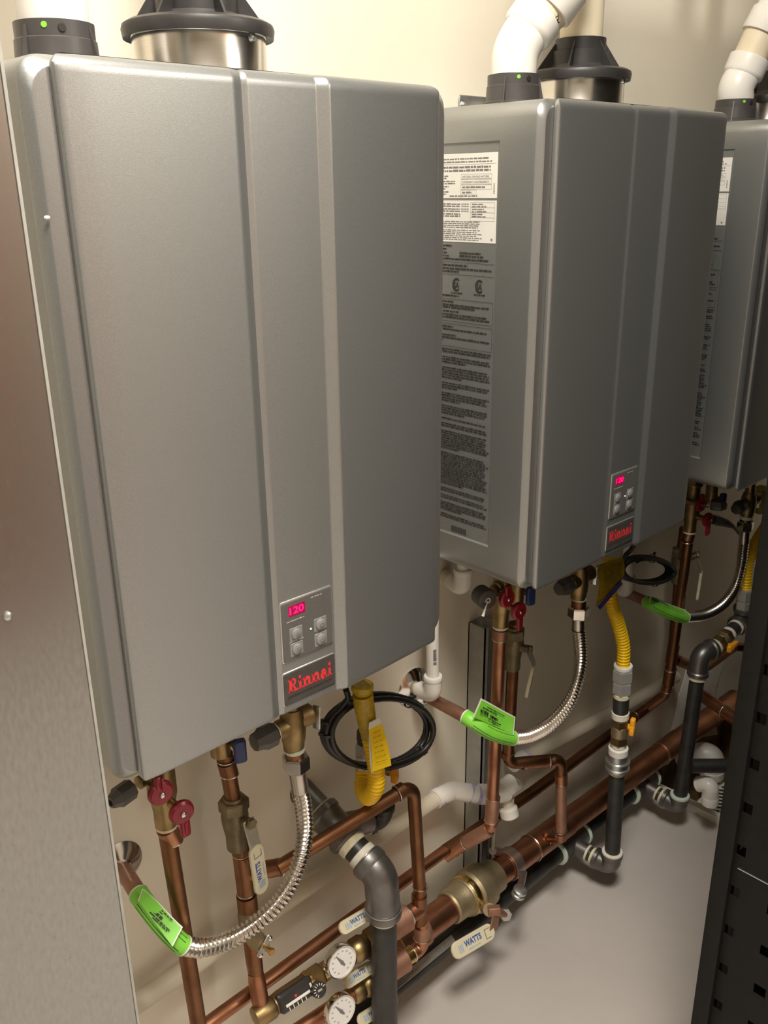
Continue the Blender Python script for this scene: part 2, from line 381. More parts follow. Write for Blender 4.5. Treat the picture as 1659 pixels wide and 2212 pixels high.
def words(mb, o, u, v, x0, x1, y, h, rnd, dens=0.82, off=0.00025):
    # printed line too small to read: one short bar per word
    x = x0
    while x < x1 - .001:
        w = rnd.uniform(.0025, .010); w = min(w, x1 - x)
        quad(mb, o, u, v, x, x + w, y, y + h * rnd.uniform(.75, 1.0), off); x += w + rnd.uniform(.0008, .0016)
def make_heater():
    t = thing('water_heater', 'x', 'water heater', (0.215, 0.13, Z0), 'grey tankless water heaters on the wall')
    # ---- casing: rounded rectangle rings stacked from the wall to the front, with a pressed recess on the left side
    xl, xr, zb, zt, r = -0.0237, 0.4537, Z0 + .004, Z1 - .001, 0.020
    rz0, rz1, ry0, ry1 = Z0 + .058, Z0 + .618, .0685, .200
    def outline(ins, y):
        a, b, c, e, q = xl + ins, xr - ins, zb + ins, zt - ins, r
        pts = []
        for cx, cz, a0 in ((b - q, e - q, 0), (a + q, e - q, 90)):
            for k in range(7): an = math.radians(a0 + 15 * k); pts.append(Vector((cx + q * math.cos(an), y, cz + q * math.sin(an))))
        pts.append(Vector((a, y, rz1))); pts.append(Vector((a, y, rz0)))
        for cx, cz, a0 in ((a + q, c + q, 180), (b - q, c + q, 270)):
            for k in range(7): an = math.radians(a0 + 15 * k); pts.append(Vector((cx + q * math.cos(an), y, cz + q * math.sin(an))))
        return pts
    rings = [outline(0, .25), outline(0, ry1), outline(0, ry0), outline(0, .0135), outline(.0007, .0115), outline(.0074, .0048), outline(.0086, .0042)]
    mb = MB(); n = len(rings[0]); vs = [p for q in rings for p in q]; fs = []
    for i in range(len(rings) - 1):
        for j in range(n):
            k = (j + 1) % n
            if i == 1 and j == 14: continue
            fs.append((i * n + j, i * n + k, (i + 1) * n + k, (i + 1) * n + j))
    fs.append(tuple(range(n)))
    mb.add(vs, fs)
    body = mb.build('casing', 'heater_paint', t, 30)
    MB().loft([rings[-1], outline(.0096, .0041)], False, True).build('front_frame', 'heater_frame_dark', t, 30)
    dp = 0.0022
    A = [(xl, ry0, rz0), (xl, ry1, rz0), (xl, ry1, rz1), (xl, ry0, rz1)]
    e = .0025
    B = [(xl + dp, ry0 + e, rz0 + e), (xl + dp, ry1 - e, rz0 + e), (xl + dp, ry1 - e, rz1 - e), (xl + dp, ry0 + e, rz1 - e)]
    sp = MB().add([*A, *B], [(0, 1, 5, 4), (1, 2, 6, 5), (2, 3, 7, 6), (3, 0, 4, 7), (4, 5, 6, 7)]).build('label_recess', 'side_panel_paint', body, 20)
    # ---- front cover
    R = 0.012; xs = [0, .0006, .0016, .003, .005, .008, .02, .035, .1, .158, .1612, .162, .1645, .1655, .1725, .1735, .176, .1785, .1798, .183, .2, .23, .252, .2548, .2555, .2568, .2580, .2655, .2668, .2685, .2697, .2740, .285, .33, .38, .42, .4245, .4266, .428, .4292, .4297]
    ts = [0, .0005, .0015, .003, .005, .0075, .0105, .014]
    zs = sorted([Z0 + q for q in ts] + [Z1 - q for q in ts] + [Z0 + .1, Z0 + .2, Z0 + .35, Z0 + .5])
    W = 0.4297; grid = []
    for z in zs:
        dz = min(z - Z0, Z1 - z); xin = 0 if dz >= R else R - math.sqrt(max(0, R * R - (R - dz) ** 2))
        rowp = []
        for x in xs:
            xx = min(max(x, xin + min(x, .001)), W - xin - min(W - x, .001))
            rf = .012 if (Z1 - z) < (z - Z0) else .006
            f = 0 if dz >= rf else rf - math.sqrt(max(0, rf * rf - (rf - dz) ** 2))
            dx = min(xx, W - xx); g = 0 if dx >= .005 else .005 - math.sqrt(max(0, .005 ** 2 - (.005 - dx) ** 2))
            rowp.append(Vector((xx, face_y(xx) + max(f, g) * .95, z)))
        grid.append(rowp)
    fm = MB(); nx = len(xs)
    vs = [p for q in grid for p in q]; fs = [(i * nx + j, i * nx + j + 1, (i + 1) * nx + j + 1, (i + 1) * nx + j) for i in range(len(zs) - 1) for j in range(nx - 1)]
    bd = [j for j in range(nx)] + [i * nx + nx - 1 for i in range(1, len(zs))] + [(len(zs) - 1) * nx + j for j in range(nx - 2, -1, -1)] + [i * nx for i in range(len(zs) - 2, 0, -1)]
    k0 = len(vs)
    for b in bd: vs.append(Vector((vs[b].x, .0036, vs[b].z)))
    for a in range(len(bd)): fs.append((bd[a], k0 + a, k0 + (a + 1) % len(bd), bd[(a + 1) % len(bd)]))
    fm.add(vs, fs); fm.build('front_cover', 'heater_paint', t, 28)
    # ---- slanted middle field: control panel and brand plate
    xa, xb = .1785, .2555; U = Vector((xb - xa, face_y(xb) - face_y(xa), 0)); U.normalize(); Vz = Vector((0, 0, 1)); N = U.cross(Vz)
    O = Vector((xa, face_y(xa), Z0))
    def fp(x, z, off=0.0): return O + U * (x - xa) + Vz * z + N * off
    cp = MB().bbox(fp(.2165, .1035, .0002), (.0362, .0378, .0008), U, Vz, N, .003).build('control_panel', 'trim_bright', t)
    MB().bbox(fp(.2165, .1033, .0006), (.0353, .0369, .0009), U, Vz, N, .003).build('panel_face', 'control_plate', cp)
    ds = MB().bbox(fp(.2025, .1275, .0012), (.0118, .0068, .0006), U, Vz, N, .0008).build('display', 'display_glass', cp)
    dg_ = MB(); text_mb(dg_, '120', fp(.1925, .1237, .0019), U, Vz, .0118, 0.0, .02, .0195); dg_.build('digits', 'display_digit', cp)
    for i, (bx, bz) in enumerate(((.2000, .0985), (.2340, .0985), (.2000, .0795), (.2340, .0795))):
        b = MB().bbox(fp(bx, bz, .0014), (.0088, .0082, .0005), U, Vz, N, .001).build('button', 'button', cp)
        MB().lathe([(0, .0066), (.0012, .0066), (.0020, .0054), (.0022, .001)], fp(bx, bz, .0018), N, 22).build('key_dome', 'button', b) if False else None
        dm = MB().lathe([(0, .0066), (.0012, .0066), (.0020, .0054), (.0022, .001)], fp(bx, bz, .0018), N, 22)
        dm.build('button_dome', 'button', cp)
        ic = MB()
        if i == 0: ic.add([fp(bx - .0022, bz - .0018, .0042), fp(bx + .0022, bz - .0018, .0042), fp(bx, bz + .0022, .0042)], [(0, 1, 2)])
        elif i == 2: ic.add([fp(bx - .0022, bz + .0018, .0042), fp(bx + .0022, bz + .0018, .0042), fp(bx, bz - .0022, .0042)], [(0, 1, 2)])
        else: ic.torus(fp(bx, bz, .0041), N, .002, .0003, 16, 5)
        ic.build('button_icon', 'print_grey', cp)
    ld = MB().lathe([(0, .0011), (.0008, .0009), (.001, .0003)], fp(.2205, .0970, .0014), N, 12).build('status_light', 'led_green', cp)
    pr = MB(); rn = random.Random(3)
    words(pr, fp(0, 0, .0016) - U * 0 , U, Vz, .0, .0001, 0, .0001, rn)
    pr = MB()
    for x0, x1, z in ((.188, .212, .1150), (.222, .240, .1345), (.190, .210, .0895)):
        words(pr, O + N * .0014 - U * xa, U, Vz, x0, x1, z, .0014, rn)
    pr.build('panel_print', 'print_light', cp)
    bp = MB().bbox(fp(.2163, .0330, .0002), (.0378, .0215, .0008), U, Vz, N, .003).build('brand_plate', 'trim_bright', t)
    MB().bbox(fp(.2163, .0328, .0006), (.0372, .0209, .0009), U, Vz, N, .003).build('plate_face', 'brand_plate', bp)
    G = glyphs(); lm = MB(); x = .1855; sc = .0172; z = .0275
    for ch in 'Rinnai':
        ps, w = G[ch]
        for poly in ps: lm.prism([(q[0] * sc * .76, q[1] * sc) for q in poly], fp(x, z, .0015), U, Vz, N * .0002)
        x += w * sc * .76
    lm.build('brand_lettering', 'brand_red', bp)
    sl = MB(); text_mb(sl, 'EXPERIENCE OUR INNOVATION', fp(.1850, .0205, .0018), U, Vz, .0042, 0, .01, .062); sl.build('tagline', 'print_dark', bp)
    # ---- labels on the left side (u runs towards the room, v up, print faces -x)
    U2, V2 = Vector((0, -1, 0)), Vector((0, 0, 1)); xs_ = xl + dp - .0003
    def lab(y0, y1, z0, z1, nm='label'):
        return MB().box((xs_, (y0 + y1) / 2, (z0 + z1) / 2), (.00015, (y1 - y0) / 2, (z1 - z0) / 2)).build(nm, 'paper_white', sp)
    L0 = Vector((xs_ - .0002, .196, 0))          # left end of every line, local x to the right
    ya, yb = .0725, .194
    lab(ya, yb, 1.4785, 1.5345, 'rating_label'); lab(ya, yb, 1.4215, 1.4755, 'data_label')
    pm = MB(); rn = random.Random(11)
    LN = lambda x0, x1, z, h, dens=.8: words(pm, L0, U2, V2, x0, x1, z, h, rn, off=-.0001 if False else .0001)
    W_ = .1235
    for z, a, b in ((1.5270, .02, .108), (1.5232, .012, .114)): LN(a, b, z, .0019)
    quad(pm, L0, U2, V2, .004, .1215, 1.5208, 1.5211, .0001)
    for z in (1.5162, 1.5120): LN(.008, .112, z, .0028)
    for k in range(4):
        z = 1.5058 - k * .0067
        if k < 4: LN(.010, .05 if k == 1 else .038, z, .0019); LN(.010, .05 if k == 1 else .034, z - .0028, .0019)
        x1 = .114 if k < 3 else .088
        for q0, q1, w0, w1 in ((.0605, x1, z + .0027, z + .003), (.0605, x1, z - .0030, z - .0027), (.0605, .0608, z - .003, z + .003), (x1 - .0003, x1, z - .003, z + .003)):
            quad(pm, L0, U2, V2, q0, q1, w0, w1, .0001)
    text_mb(pm, 'NATURAL GAS/GAZ NATUREL', L0 + U2 * .063 + V2 * 1.5044, U2, V2, .0034, .0001, .015, .047)
    text_mb(pm, 'CATEGORY IV/CATEGORIE IV', L0 + U2 * .063 + V2 * 1.4977, U2, V2, .0034, .0001, .015, .047)
    LN(.063, .104, 1.4912, .0022); LN(.063, .081, 1.4845, .0022); LN(.04, .09, 1.4802, .0018)
    for k in range(7): quad(pm, L0, U2, V2, .1175, .1195, 1.484 + k * .0019, 1.4852 + k * .0019, .0001)
    for k in range(3):
        z = 1.4700 - k * .0064
        LN(.008, .06, z, .0019); LN(.008, .06, z - .0028, .0019)
        if k < 2:
            text_mb(pm, 'MAXIMUM', L0 + U2 * .062 + V2 * z, U2, V2, .0026, .0001, .02, .013); text_mb(pm, 'MINIMUM', L0 + U2 * .062 + V2 * (z - .0028), U2, V2, .0026, .0001, .02, .013)
        LN(.081, .102, z, .0016); LN(.081, .106, z - .0028, .0016)
    for k in range(5):
        zz = 1.4728 - k * .0064 if k < 4 else 1.4492
        quad(pm, L0, U2, V2, .0785, .1205, zz, zz + .0003, .0001)
    quad(pm, L0, U2, V2, .0785, .0788, 1.4492, 1.4731, .0001); quad(pm, L0, U2, V2, .1202, .1205, 1.4492, 1.4731, .0001)
    for k in range(10): LN(.006, rn.uniform(.088, .1), 1.4475 - k * .0025 - (.001 if k > 3 else 0), .0014)
    quad(pm, L0, U2, V2, .1150, .1180, 1.4245, 1.4275, .0001)
    pm.build('label_print', 'print_grey', sp)
    # print straight on the casing
    qm = MB(); rn = random.Random(5); z = 1.414
    LQ = lambda x0, x1, z, h: words(qm, L0, U2, V2, x0, x1, z, h, rn)
    def hl(z, x0=.004, x1=.122): quad(qm, L0, U2, V2, x0, x1, z, z + .0005, .0002)
    for z, x0, x1 in ((1.4150, .01, .045), (1.4105, .01, .035), (1.4055, .01, .036), (1.4060, .06, .098), (1.4015, .01, .04), (1.4020, .06, .103), (1.3975, .02, .112), (1.3890, .012, .075), (1.3845, .006, .118), (1.3805, .006, .06)): LQ(x0, x1, z, .0024)
    hl(1.3940); hl(1.3775)
    for cx in (.055, .097):
        c = L0 + U2 * cx + V2 * 1.3640
        o, ii = .0092, .0064
        for k in range(15):
            a0, a1 = math.radians(48 + 264 * k / 15), math.radians(48 + 264 * (k + 1) / 15)
            qm.add([c + U2 * (q * math.cos(a) * .85) + V2 * (q * math.sin(a)) for q, a in ((ii, a0), (o, a0), (o, a1), (ii, a1))], [(0, 1, 2, 3)])
        text_mb(qm, 'SA', c - U2 * .0050 - V2 * .0042, U2, V2, .0115, .0002, .03, .0100)
        LQ(cx - .010, cx + .011, 1.3520, .0016)
    LQ(.006, .06, 1.3475, .0022)
    def bx(z0, z1):
        hl(z0); hl(z1); quad(qm, L0, U2, V2, .1215, .122, z0, z1, .0002)
    bx(1.3125, 1.3435); bx(1.2765, 1.3085)
    for z, x1 in ((1.3390, .05), (1.3345, .115), (1.3310, .09), (1.3255, .06), (1.3210, .112), (1.3172, .118), (1.3040, .05), (1.3000, .112), (1.2920, .055), (1.2880, .118), (1.2840, .03)): LQ(.008, x1, z, .0023)
    z = 1.2715; seqs = [2, 3, 5, 3, 4, 4, 1, 2, 8, 14, 2, 2, 4, 2]
    for sn in seqs:
        for k in range(sn):
            LQ(.006, rn.uniform(.06, .08) if k == sn - 1 and sn > 2 else rn.uniform(.112, .122), z, .0021); z -= .0037
        z -= .0042
        if z < 1.01: break
    for k in range(14): quad(qm, L0, U2, V2, .052 + k * .0022, .0532 + k * .0022, .9935, 1.003, .0002)
    qm.build('casing_print', 'print_dark', sp)
    # ---- vent connections on top
    ic = MB().lathe([(-.002, .0405), (.006, .0405), (.008, .0365), (.026, .0355), (.027, .0345), (.040, .0345), (.040, .0312), (.0, .0312)], (.065, .122, Z1 - .002), (0, 0, 1), 36)
    io = ic.build('intake_collar', 'charcoal_plastic', t, 30)
    for a in (200, 300, 60): MB().prism([(0, 0), (.009, 0), (.0012, .034), (0, .034)], V(.065, .122, Z1) + V(math.cos(math.radians(a)), math.sin(math.radians(a)), 0) * .034, (math.cos(math.radians(a)), math.sin(math.radians(a)), 0), (0, 0, 1), (-.002 * math.sin(math.radians(a)), .002 * math.cos(math.radians(a)), 0)).build('collar_rib', 'charcoal_plastic', io)
    a = math.radians(255); MB().lathe([(0, .0035), (.0012, .0032)], V(.065, .122, Z1 + .031) + V(math.cos(a), math.sin(a), 0) * .0343, (math.cos(a), math.sin(a), 0), 14).build('test_port', 'black_plastic', io)
    MB().lathe([(0, .0026), (.001, .0024)], V(.065, .122, Z1 + .033) + V(math.cos(a - .42), math.sin(a - .42), 0) * .0341, (math.cos(a - .42), math.sin(a - .42), 0), 14).build('inspection_sticker', 'green_paper', io)
    fr = MB().lathe([(-.002, .066), (.004, .066), (.005, .0655), (.043, .0655), (.045, .0640)], (.215, .122, Z1 - .002), (0, 0, 1), 48).build('flue_ring', 'steel_flue', t, 30)
    MB().torus((.215, .122, Z1 + .040), (0, 0, 1), .0652, .0012, 48, 6).build('flue_bead', 'steel_flue', fr)
    a = math.radians(287); q = V(math.cos(a), math.sin(a), 0); MB().lathe([(0, .0038), (.002, .0038), (.0034, .0015)], V(.215, .122, Z1 + .036) + q * .0653, q, 12).build('flue_screw', 'zinc', fr)
    ea = MB().lathe([(.041, .0660), (.038, .0735), (.046, .0748), (.050, .0735), (.053, .068), (.054, .046), (.060, .041), (.078, .040), (.079, .0365), (.094, .0360), (.094, .0318), (.06, .0318)], (.215, .122, Z1), (0, 0, 1), 48).build('exhaust_adapter', 'black_plastic', t, 30)
    for a in range(20, 380, 60):
        q = V(math.cos(math.radians(a)), math.sin(math.radians(a)), 0)
        MB().prism([(0, 0), (.028, 0), (.0015, .036), (0, .036)], V(.215, .122, Z1 + .052) + q * .036, q, (0, 0, 1), (-q.y * .0025, q.x * .0025, 0)).build('adapter_rib', 'black_plastic', ea)
    # ---- bracket on the wall
    br = MB().bbox((.2175, .2565, Z1 + .012), (.112, .014, .0016), (1, 0, 0), (0, 0, 1), (0, 1, 0), .002).build('mounting_bracket', 'zinc', t)
    for sx in (.112, .323): MB().lathe([(0, .0055), (.002, .0055), (.0045, .0035), (.006, .0035)], (sx, .2549, Z1 + .012), (0, -1, 0), 6).build('bracket_screw', 'zinc', br)
    return t
def copy_tree(o, parent=None):
    c = o.copy(); COL.objects.link(c); c.parent = parent
    for ch in o.children: copy_tree(ch, c)
    return c
h1 = make_heater()
h1['label'] = 'large grey tankless water heater nearest the camera, beside the sheet metal duct'
h2 = copy_tree(h1); h2.location.x += UNIT[1]
h2['label'] = 'grey tankless water heater in the middle, white rating labels showing on its side'
h3 = copy_tree(h1); h3.location.x += UNIT[2]
h3['label'] = 'grey tankless water heater farthest right, cut off by the photo edge'
for ch in h2.children_recursive:
    if ch.name.startswith('status_light'): ch.data = ch.data.copy(); ch.data.materials[0] = MATS['led_white']
sm = MB().sphere((-0.0179, 0.0020, 1.4751), .0022, 10, 6, (1.2, .5, .8)); sm.build('paint_chip', 'paper_white', h1)

# ================================================================== water piping
CU = 0.0111                                  # outer radius of the 3/4 inch copper tube
def down(a, d): return V(a) + Vector((0, 0, -d))
def unitv(a, b): return (V(b) - V(a)).normalized()
WHERE = ['under the nearest heater', 'under the middle heater', 'under the farthest heater']
# ---- red-handled service valves with the hot risers
def hot_valve(i, tape, k1, k2, cap, cord):
    tape, k1, k2, cap = V(tape), V(k1), V(k2), V(cap)
    L = Z0 - tape.z; ax = Vector((0, 0, -1)); top = Vector((tape.x, tape.y, Z0))
    t = thing('service_valve', 'brass service valve with two red handles ' + WHERE[i], 'valve', tape, 'red-handled service valves')
    s = L / .165
    b = MB().lathe([(0, .0125), (.018 * s, .0125), (.020 * s, .0165), (.046 * s, .0165), (.048 * s, .0140), (.070 * s, .0145), (.082 * s, .0178), (.118 * s, .0182), (.130 * s, .0152), (.140 * s, .0138), (L - .004, .0138)], top, ax, 26).build('valve_body', 'brass', t)
    hexnut(t, 'union_nut', down(top, .033 * s), ax, .0195, .020 * s, 'brass')
    for k, hang in ((k1, False), (k2, True)):
        n = Vector((-.12, -.99, 0)).normalized()
        MB().tube([k + Vector((0, (tape.y - k.y) * .95, 0)), k], .006, 12).build('handle_stem', 'brass', t)
        h = MB().lathe([(0, .0142), (.003, .0160), (.007, .0155), (.0095, .0128), (.0100, .006)], k, n, 26).build('red_handle', 'red_plastic', t)
        lv = MB(); u = Vector((1, 0, 0))
        if hang: lv.bbox(k + n * .006 + Vector((.002, 0, -.0230)), (.0066, .0125, .0038), u, (0, 0, 1), n, .003)
        else: lv.bbox(k + n * .006 + Vector((-.002, 0, .014)), (.0050, .0100, .0038), u, (0, 0, 1), n, .003)
        lv.build('lever', 'red_plastic', h)
        MB().box(k + n * .0098 + Vector((.002, 0, -.0215 if hang else .014)), (.0014, .0085, .0010), u, (0, 0, 1), n).build('lever_rib', 'red_plastic', h)
        MB().lathe([(0, .0034), (.002, .0034), (.0032, .0016)], k + n * .0098, n, 14).build('handle_screw', 'chrome', h)
    d = (cap - Vector((tape.x, tape.y, cap.z))).normalized()
    MB().lathe([(0, .008), (.012, .008), (.013, .0105), (.022, .0105), (.024, .008), (.034, .008)], Vector((tape.x, tape.y, cap.z)), d, 18).build('drain_port', 'brass', t)
    if cord:
        c = MB().lathe([(-.018, .010), (-.014, .0165), (.008, .0175), (.011, .016), (.012, .010)], cap, Vector((-.35, -.93, 0)), 26).build('relief_cap', 'charcoal_plastic', t)
        MB().torus(cap + Vector((-.35, -.93, -.05)).normalized() * .012, (-.35, -.93, 0), .004, .001, 16, 6).build('cap_ring', 'thread_tape_white', c)
        q = cap + Vector((-.35, -.93, -.05)).normalized() * .012
        MB().tube([q, q + Vector((-.012, -.004, -.011)), q + Vector((-.019, -.006, -.019))], .0022, 10, True, [.0008, .0016, .0026]).build('pull_tab', 'thread_tape_white', c)
    else:
        MB().lathe([(-.014, .010), (-.012, .0128), (.008, .0128), (.011, .0105), (.018, .0075), (.019, .0045), (.012, .004)], cap, d, 8).build('relief_cap', 'charcoal_plastic', t, 25)
    collar(t, 'thread_tape', down(tape, -.002), ax, .0134, .006, 'pipe_dope')
    return t
hot_valve(0, (0.0898, 0.1350, 0.7464), (0.0712, 0.1060, 0.8261), (0.0921, 0.1000, 0.7901), (0.0333, 0.1210, 0.8331), False)
hot_valve(1, (0.7395, 0.1350, 0.7868), (0.7116, 0.1060, 0.8623), (0.7384, 0.1010, 0.8322), (0.6781, 0.1210, 0.8686), True)
hot_valve(2, (1.3824, 0.1370, 0.7809), (1.3489, 0.1060, 0.8630), (1.3780, 0.1010, 0.8225), (1.4005, 0.0900, 0.8508), False)
def riser(name, label, pts, m, fit=(), rings=(), r=CU, group=None, cat='pipe', R=0.02):
    base = min((V(p) for p in pts), key=lambda q: q.z)
    t = thing(name, label, cat, base, group)
    pipe(t, 'tube', pts, r, m, R)
    for a, b, rr, mm in fit: MB().tube(fillet([V(q) for q in (a, b)], .01), rr, 24).build('fitting', mm, t)
    for at, ax, rr in rings: ring(t, at, ax, rr)
    return t
H1a, H1b = (0.0897, 0.1350, 0.7450), (0.1029, 0.1350, 0.4151)
HZ = 0.3148                                  # height of the hot header along the wall
riser('hot_riser', 'copper hot water riser at the front left below the nearest heater', [H1a, H1b, V(H1b[0], .135, HZ - .02), V(H1b[0] - .002, .20, HZ - .02)], 'copper_dark',
      [(H1a, (0.0965, 0.1350, 0.7219), .0130, 'copper')], [((0.0964, 0.1350, 0.7212), (0, 0, 1), .0122)], group='copper hot water risers')
H2a, H2b = (0.7397, 0.1350, 0.7832), (0.7341, 0.1350, 0.3778)
riser('hot_riser', 'copper hot water riser dropping from the middle heater to the hot header', [H2a, H2b, (0.7137, 0.1750, 0.3310), (0.6796, 0.2000, 0.2994)], 'copper',
      [(H2a, (0.7387, 0.1350, 0.7658), .0130, 'copper_dusty'), ((0.7365, 0.1350, 0.4405), (0.7334, 0.1350, 0.3917), .0128, 'copper_dusty'), ((0.7313, 0.1380, 0.3703), (0.7122, 0.1760, 0.3291), .0132, 'copper_dusty'), ((0.7103, 0.1800, 0.3246), (0.6982, 0.1900, 0.3117), .0122, 'copper')],
      [((0.7388, 0.1350, 0.7649), (0, 0, 1), .0122), ((0.7365, 0.1350, 0.4405), (0, 0, 1), .0122), ((0.7334, 0.1350, 0.3917), (0, 0, 1), .0130), ((0.7108, 0.1770, 0.3272), unitv(H2b, (0.7122, 0.1760, 0.3291)), .0128), ((0.6969, 0.1900, 0.3114), (1, 0, 0), .0120)], group='copper hot water risers', R=.014)
H3a, H3b = (1.3831, 0.1370, 0.7774), (1.3640, 0.1370, 0.4230)
riser('hot_riser', 'dark copper hot water riser below the farthest heater', [H3a, H3b, (1.3752, 0.1500, 0.3735), (1.3676, 0.1900, 0.3214)], 'copper_dark',
      [(H3a, (1.3763, 0.1370, 0.7621), .0130, 'copper_dark'), ((1.3660, 0.1370, 0.4559), (1.3615, 0.1370, 0.4143), .0130, 'copper_dark')],
      [((1.3766, 0.1370, 0.7609), (0, 0, 1), .0122), ((1.3650, 0.1370, 0.4503), (0, 0, 1), .0128), ((1.3667, 0.1400, 0.3925), (0, 0, 1), .0125), ((1.3696, 0.1900, 0.3218), (1, 0, 0), .0125)], group='copper hot water risers')
HA, HB = (0.1390, 0.2000, 0.3349), (0.6796, 0.2000, 0.2994)
t = thing('hot_header', 'long copper hot water header running level along the wall', 'pipe', V(0.3, .2, HZ - .011))
pipe(t, 'left_tube', [V(HA[0] - .04, .2, HZ - .006), V(HB[0], .2, HZ)], CU, 'copper')
pipe(t, 'right_tube', [V(HB[0], .2, HZ), (0.9461, 0.2000, 0.3042), (1.3741, 0.1880, 0.3245)], CU * 1.05, 'copper_dark')
collar(t, 'coupling', (1.2852, 0.1920, 0.3201), (1, -.03, .01), .0132, .05, 'copper_dark')
ring(t, (1.2563, 0.1920, 0.3198), (1, 0, 0), .0130)
ring(t, (1.3170, 0.1900, 0.3227), (1, 0, 0), .0130)

# ---- ivory lever handles
NH = Vector((.45, -.89, 0)).normalized()
def lever(t, pivot, kink, end, n, stem0=None, wd=.0115, neck='handle_steel', flip=False):
    pivot, kink, end, n = V(pivot), V(kink), V(end), V(n).normalized()
    if stem0 is not None:
        MB().tube([V(stem0), pivot + n * .004], .0075, 14).build('stem', 'bronze_dull', t)
        hexnut(t, 'stem_nut', pivot + n * .006, n, .0080, .006, 'bronze_dull')
    u = (pivot - kink).normalized(); s = n.cross(u).normalized(); nn = u.cross(s) * -1
    hs = MB().bbox((pivot + kink) / 2, ((pivot - kink).length / 2 + .004, wd * .82, .0013), u, s, u.cross(s), .002).build('lever_arm', neck, t)
    u = (kink - end).normalized(); s = n.cross(u).normalized(); w = u.cross(s)
    if w.dot(n) < 0: w = -w
    L = (kink - end).length
    pts = [(x, y) for x, y in rrect(L / 2, wd, wd * .92, 6)]
    c = (kink + end) / 2
    g = MB()
    sh = [(x * .985, y * .9) for x, y in pts]
    g.loft([[c + u * x + s * y + w * z for x, y in q] for q, z in ((sh, -.0032), (pts, -.0018), (pts, .0018), (sh, .0032))], True, True)
    grip = g.build('vinyl_grip', 'ivory_vinyl', t)
    # printing runs from the free end towards the pivot
    uu = u; vv = w.cross(uu)
    if flip: uu, vv = -uu, -vv
    o = c + w * .0034
    tx = MB(); text_mb(tx, 'WATTS', o - uu * (L * .22) - vv * (wd * .12), uu, vv, wd * .98, .0001, .035, L * .40); tx.build('maker_name', 'print_blue', grip)
    tx = MB()
    for k in range(3): quad(tx, o, uu, vv, -L * .36 + k * .004, -L * .36 + k * .004 + .0026, -wd * .5, wd * .45, .0001)
    tx.build('emblem', 'print_pale_blue', grip)
    tx = MB(); rn = random.Random(2); words(tx, o, uu, vv, -L * .16, L * .12, -wd * .62, .0022, rn, off=.0001); tx.build('small_print', 'print_pale_blue', grip)
    tx = MB()
    for a, b, e, f in ((.27, .40, wd * .5, wd * .58), (.27, .40, -wd * .58, -wd * .5), (.27, .285, -wd * .58, wd * .58)): quad(tx, o, uu, vv, L * a, L * b, e, f, .0001)
    tx.build('bracket_mark', 'print_grey', grip)
    return grip
# ---- cold risers with the isolating ball valves
def cold_valve(i, top, pts, z_nut, st, piv, kink, end, extra=None, m='copper_dark', blue=None):
    t = thing('ball_valve', 'dull bronze ball valve with ivory lever ' + WHERE[i], 'valve', V(z_nut), 'bronze ball valves with ivory levers')
    b = V(z_nut); ax = Vector((0, 0, -1))
    hexnut(t, 'valve_nut', b, ax, .0215, .020, 'bronze_dull')
    MB().lathe([(-.014, .0128), (-.010, .0150), (.0, .0150)], b, ax, 24).build('inlet_cup', 'bronze_dull', t)
    MB().lathe([(.008, .0185), (.018, .0195), (.030, .0185), (.046, .0160), (.050, .0150), (.072, .0150), (.074, .0138)], b, ax, 26).build('valve_body', 'bronze_dull', t)
    lever(t, piv, kink, end, NH if i else Vector((.12, -.99, 0)), st, .0120)
    return t
C1 = [(0.2095, 0.1800, 0.7727), (0.2167, 0.1800, 0.6961), (0.2246, 0.1800, 0.4847)]
cold_valve(0, C1[0], C1, (0.2170, 0.1800, 0.6850), (0.2214, 0.1800, 0.6574), (0.2169, 0.1450, 0.6754), (0.2192, 0.1380, 0.6391), (0.2240, 0.1360, 0.5558))
cold_valve(1, None, None, (0.8351, 0.1800, 0.7240), (0.8339, 0.1800, 0.6988), (0.8389, 0.1500, 0.7008), (0.8583, 0.1480, 0.6624), (0.8432, 0.1500, 0.5983))
cold_valve(2, None, None, (1.4395, 0.1800, 0.7036), (1.4400, 0.1800, 0.6806), (1.4587, 0.1550, 0.7018), (1.4915, 0.1520, 0.6525), (1.4900, 0.1540, 0.5769))
def blue(i, at):
    at = V(at)
    t = thing('inlet_valve', 'brass inlet valve with dark blue handle ' + WHERE[i], 'valve', V(at.x - .005, .18, at.z - .02), 'blue-handled inlet valves')
    MB().lathe([(0, .0125), (.012, .0165), (.04, .0165), (.05, .0138), (Z0 - at.z + .012, .0138)], V(at.x - .0135, .182, Z0), (0, 0, -1), 22).build('valve_body', 'brass', t)
    h = MB().bbox(at, (.0085, .018, .005), (.93, -.36, 0), (0, 0, 1), (-.36, -.93, 0), .004).build('blue_handle', 'blue_plastic', t)
    MB().tube([at + Vector((0, .02, .006)), at], .005, 12).build('handle_stem', 'brass', t)
blue(0, (0.2181, 0.1550, 0.7854)); blue(1, (0.8545, 0.1600, 0.7988)); blue(2, (1.5733, 0.1600, 0.8009))
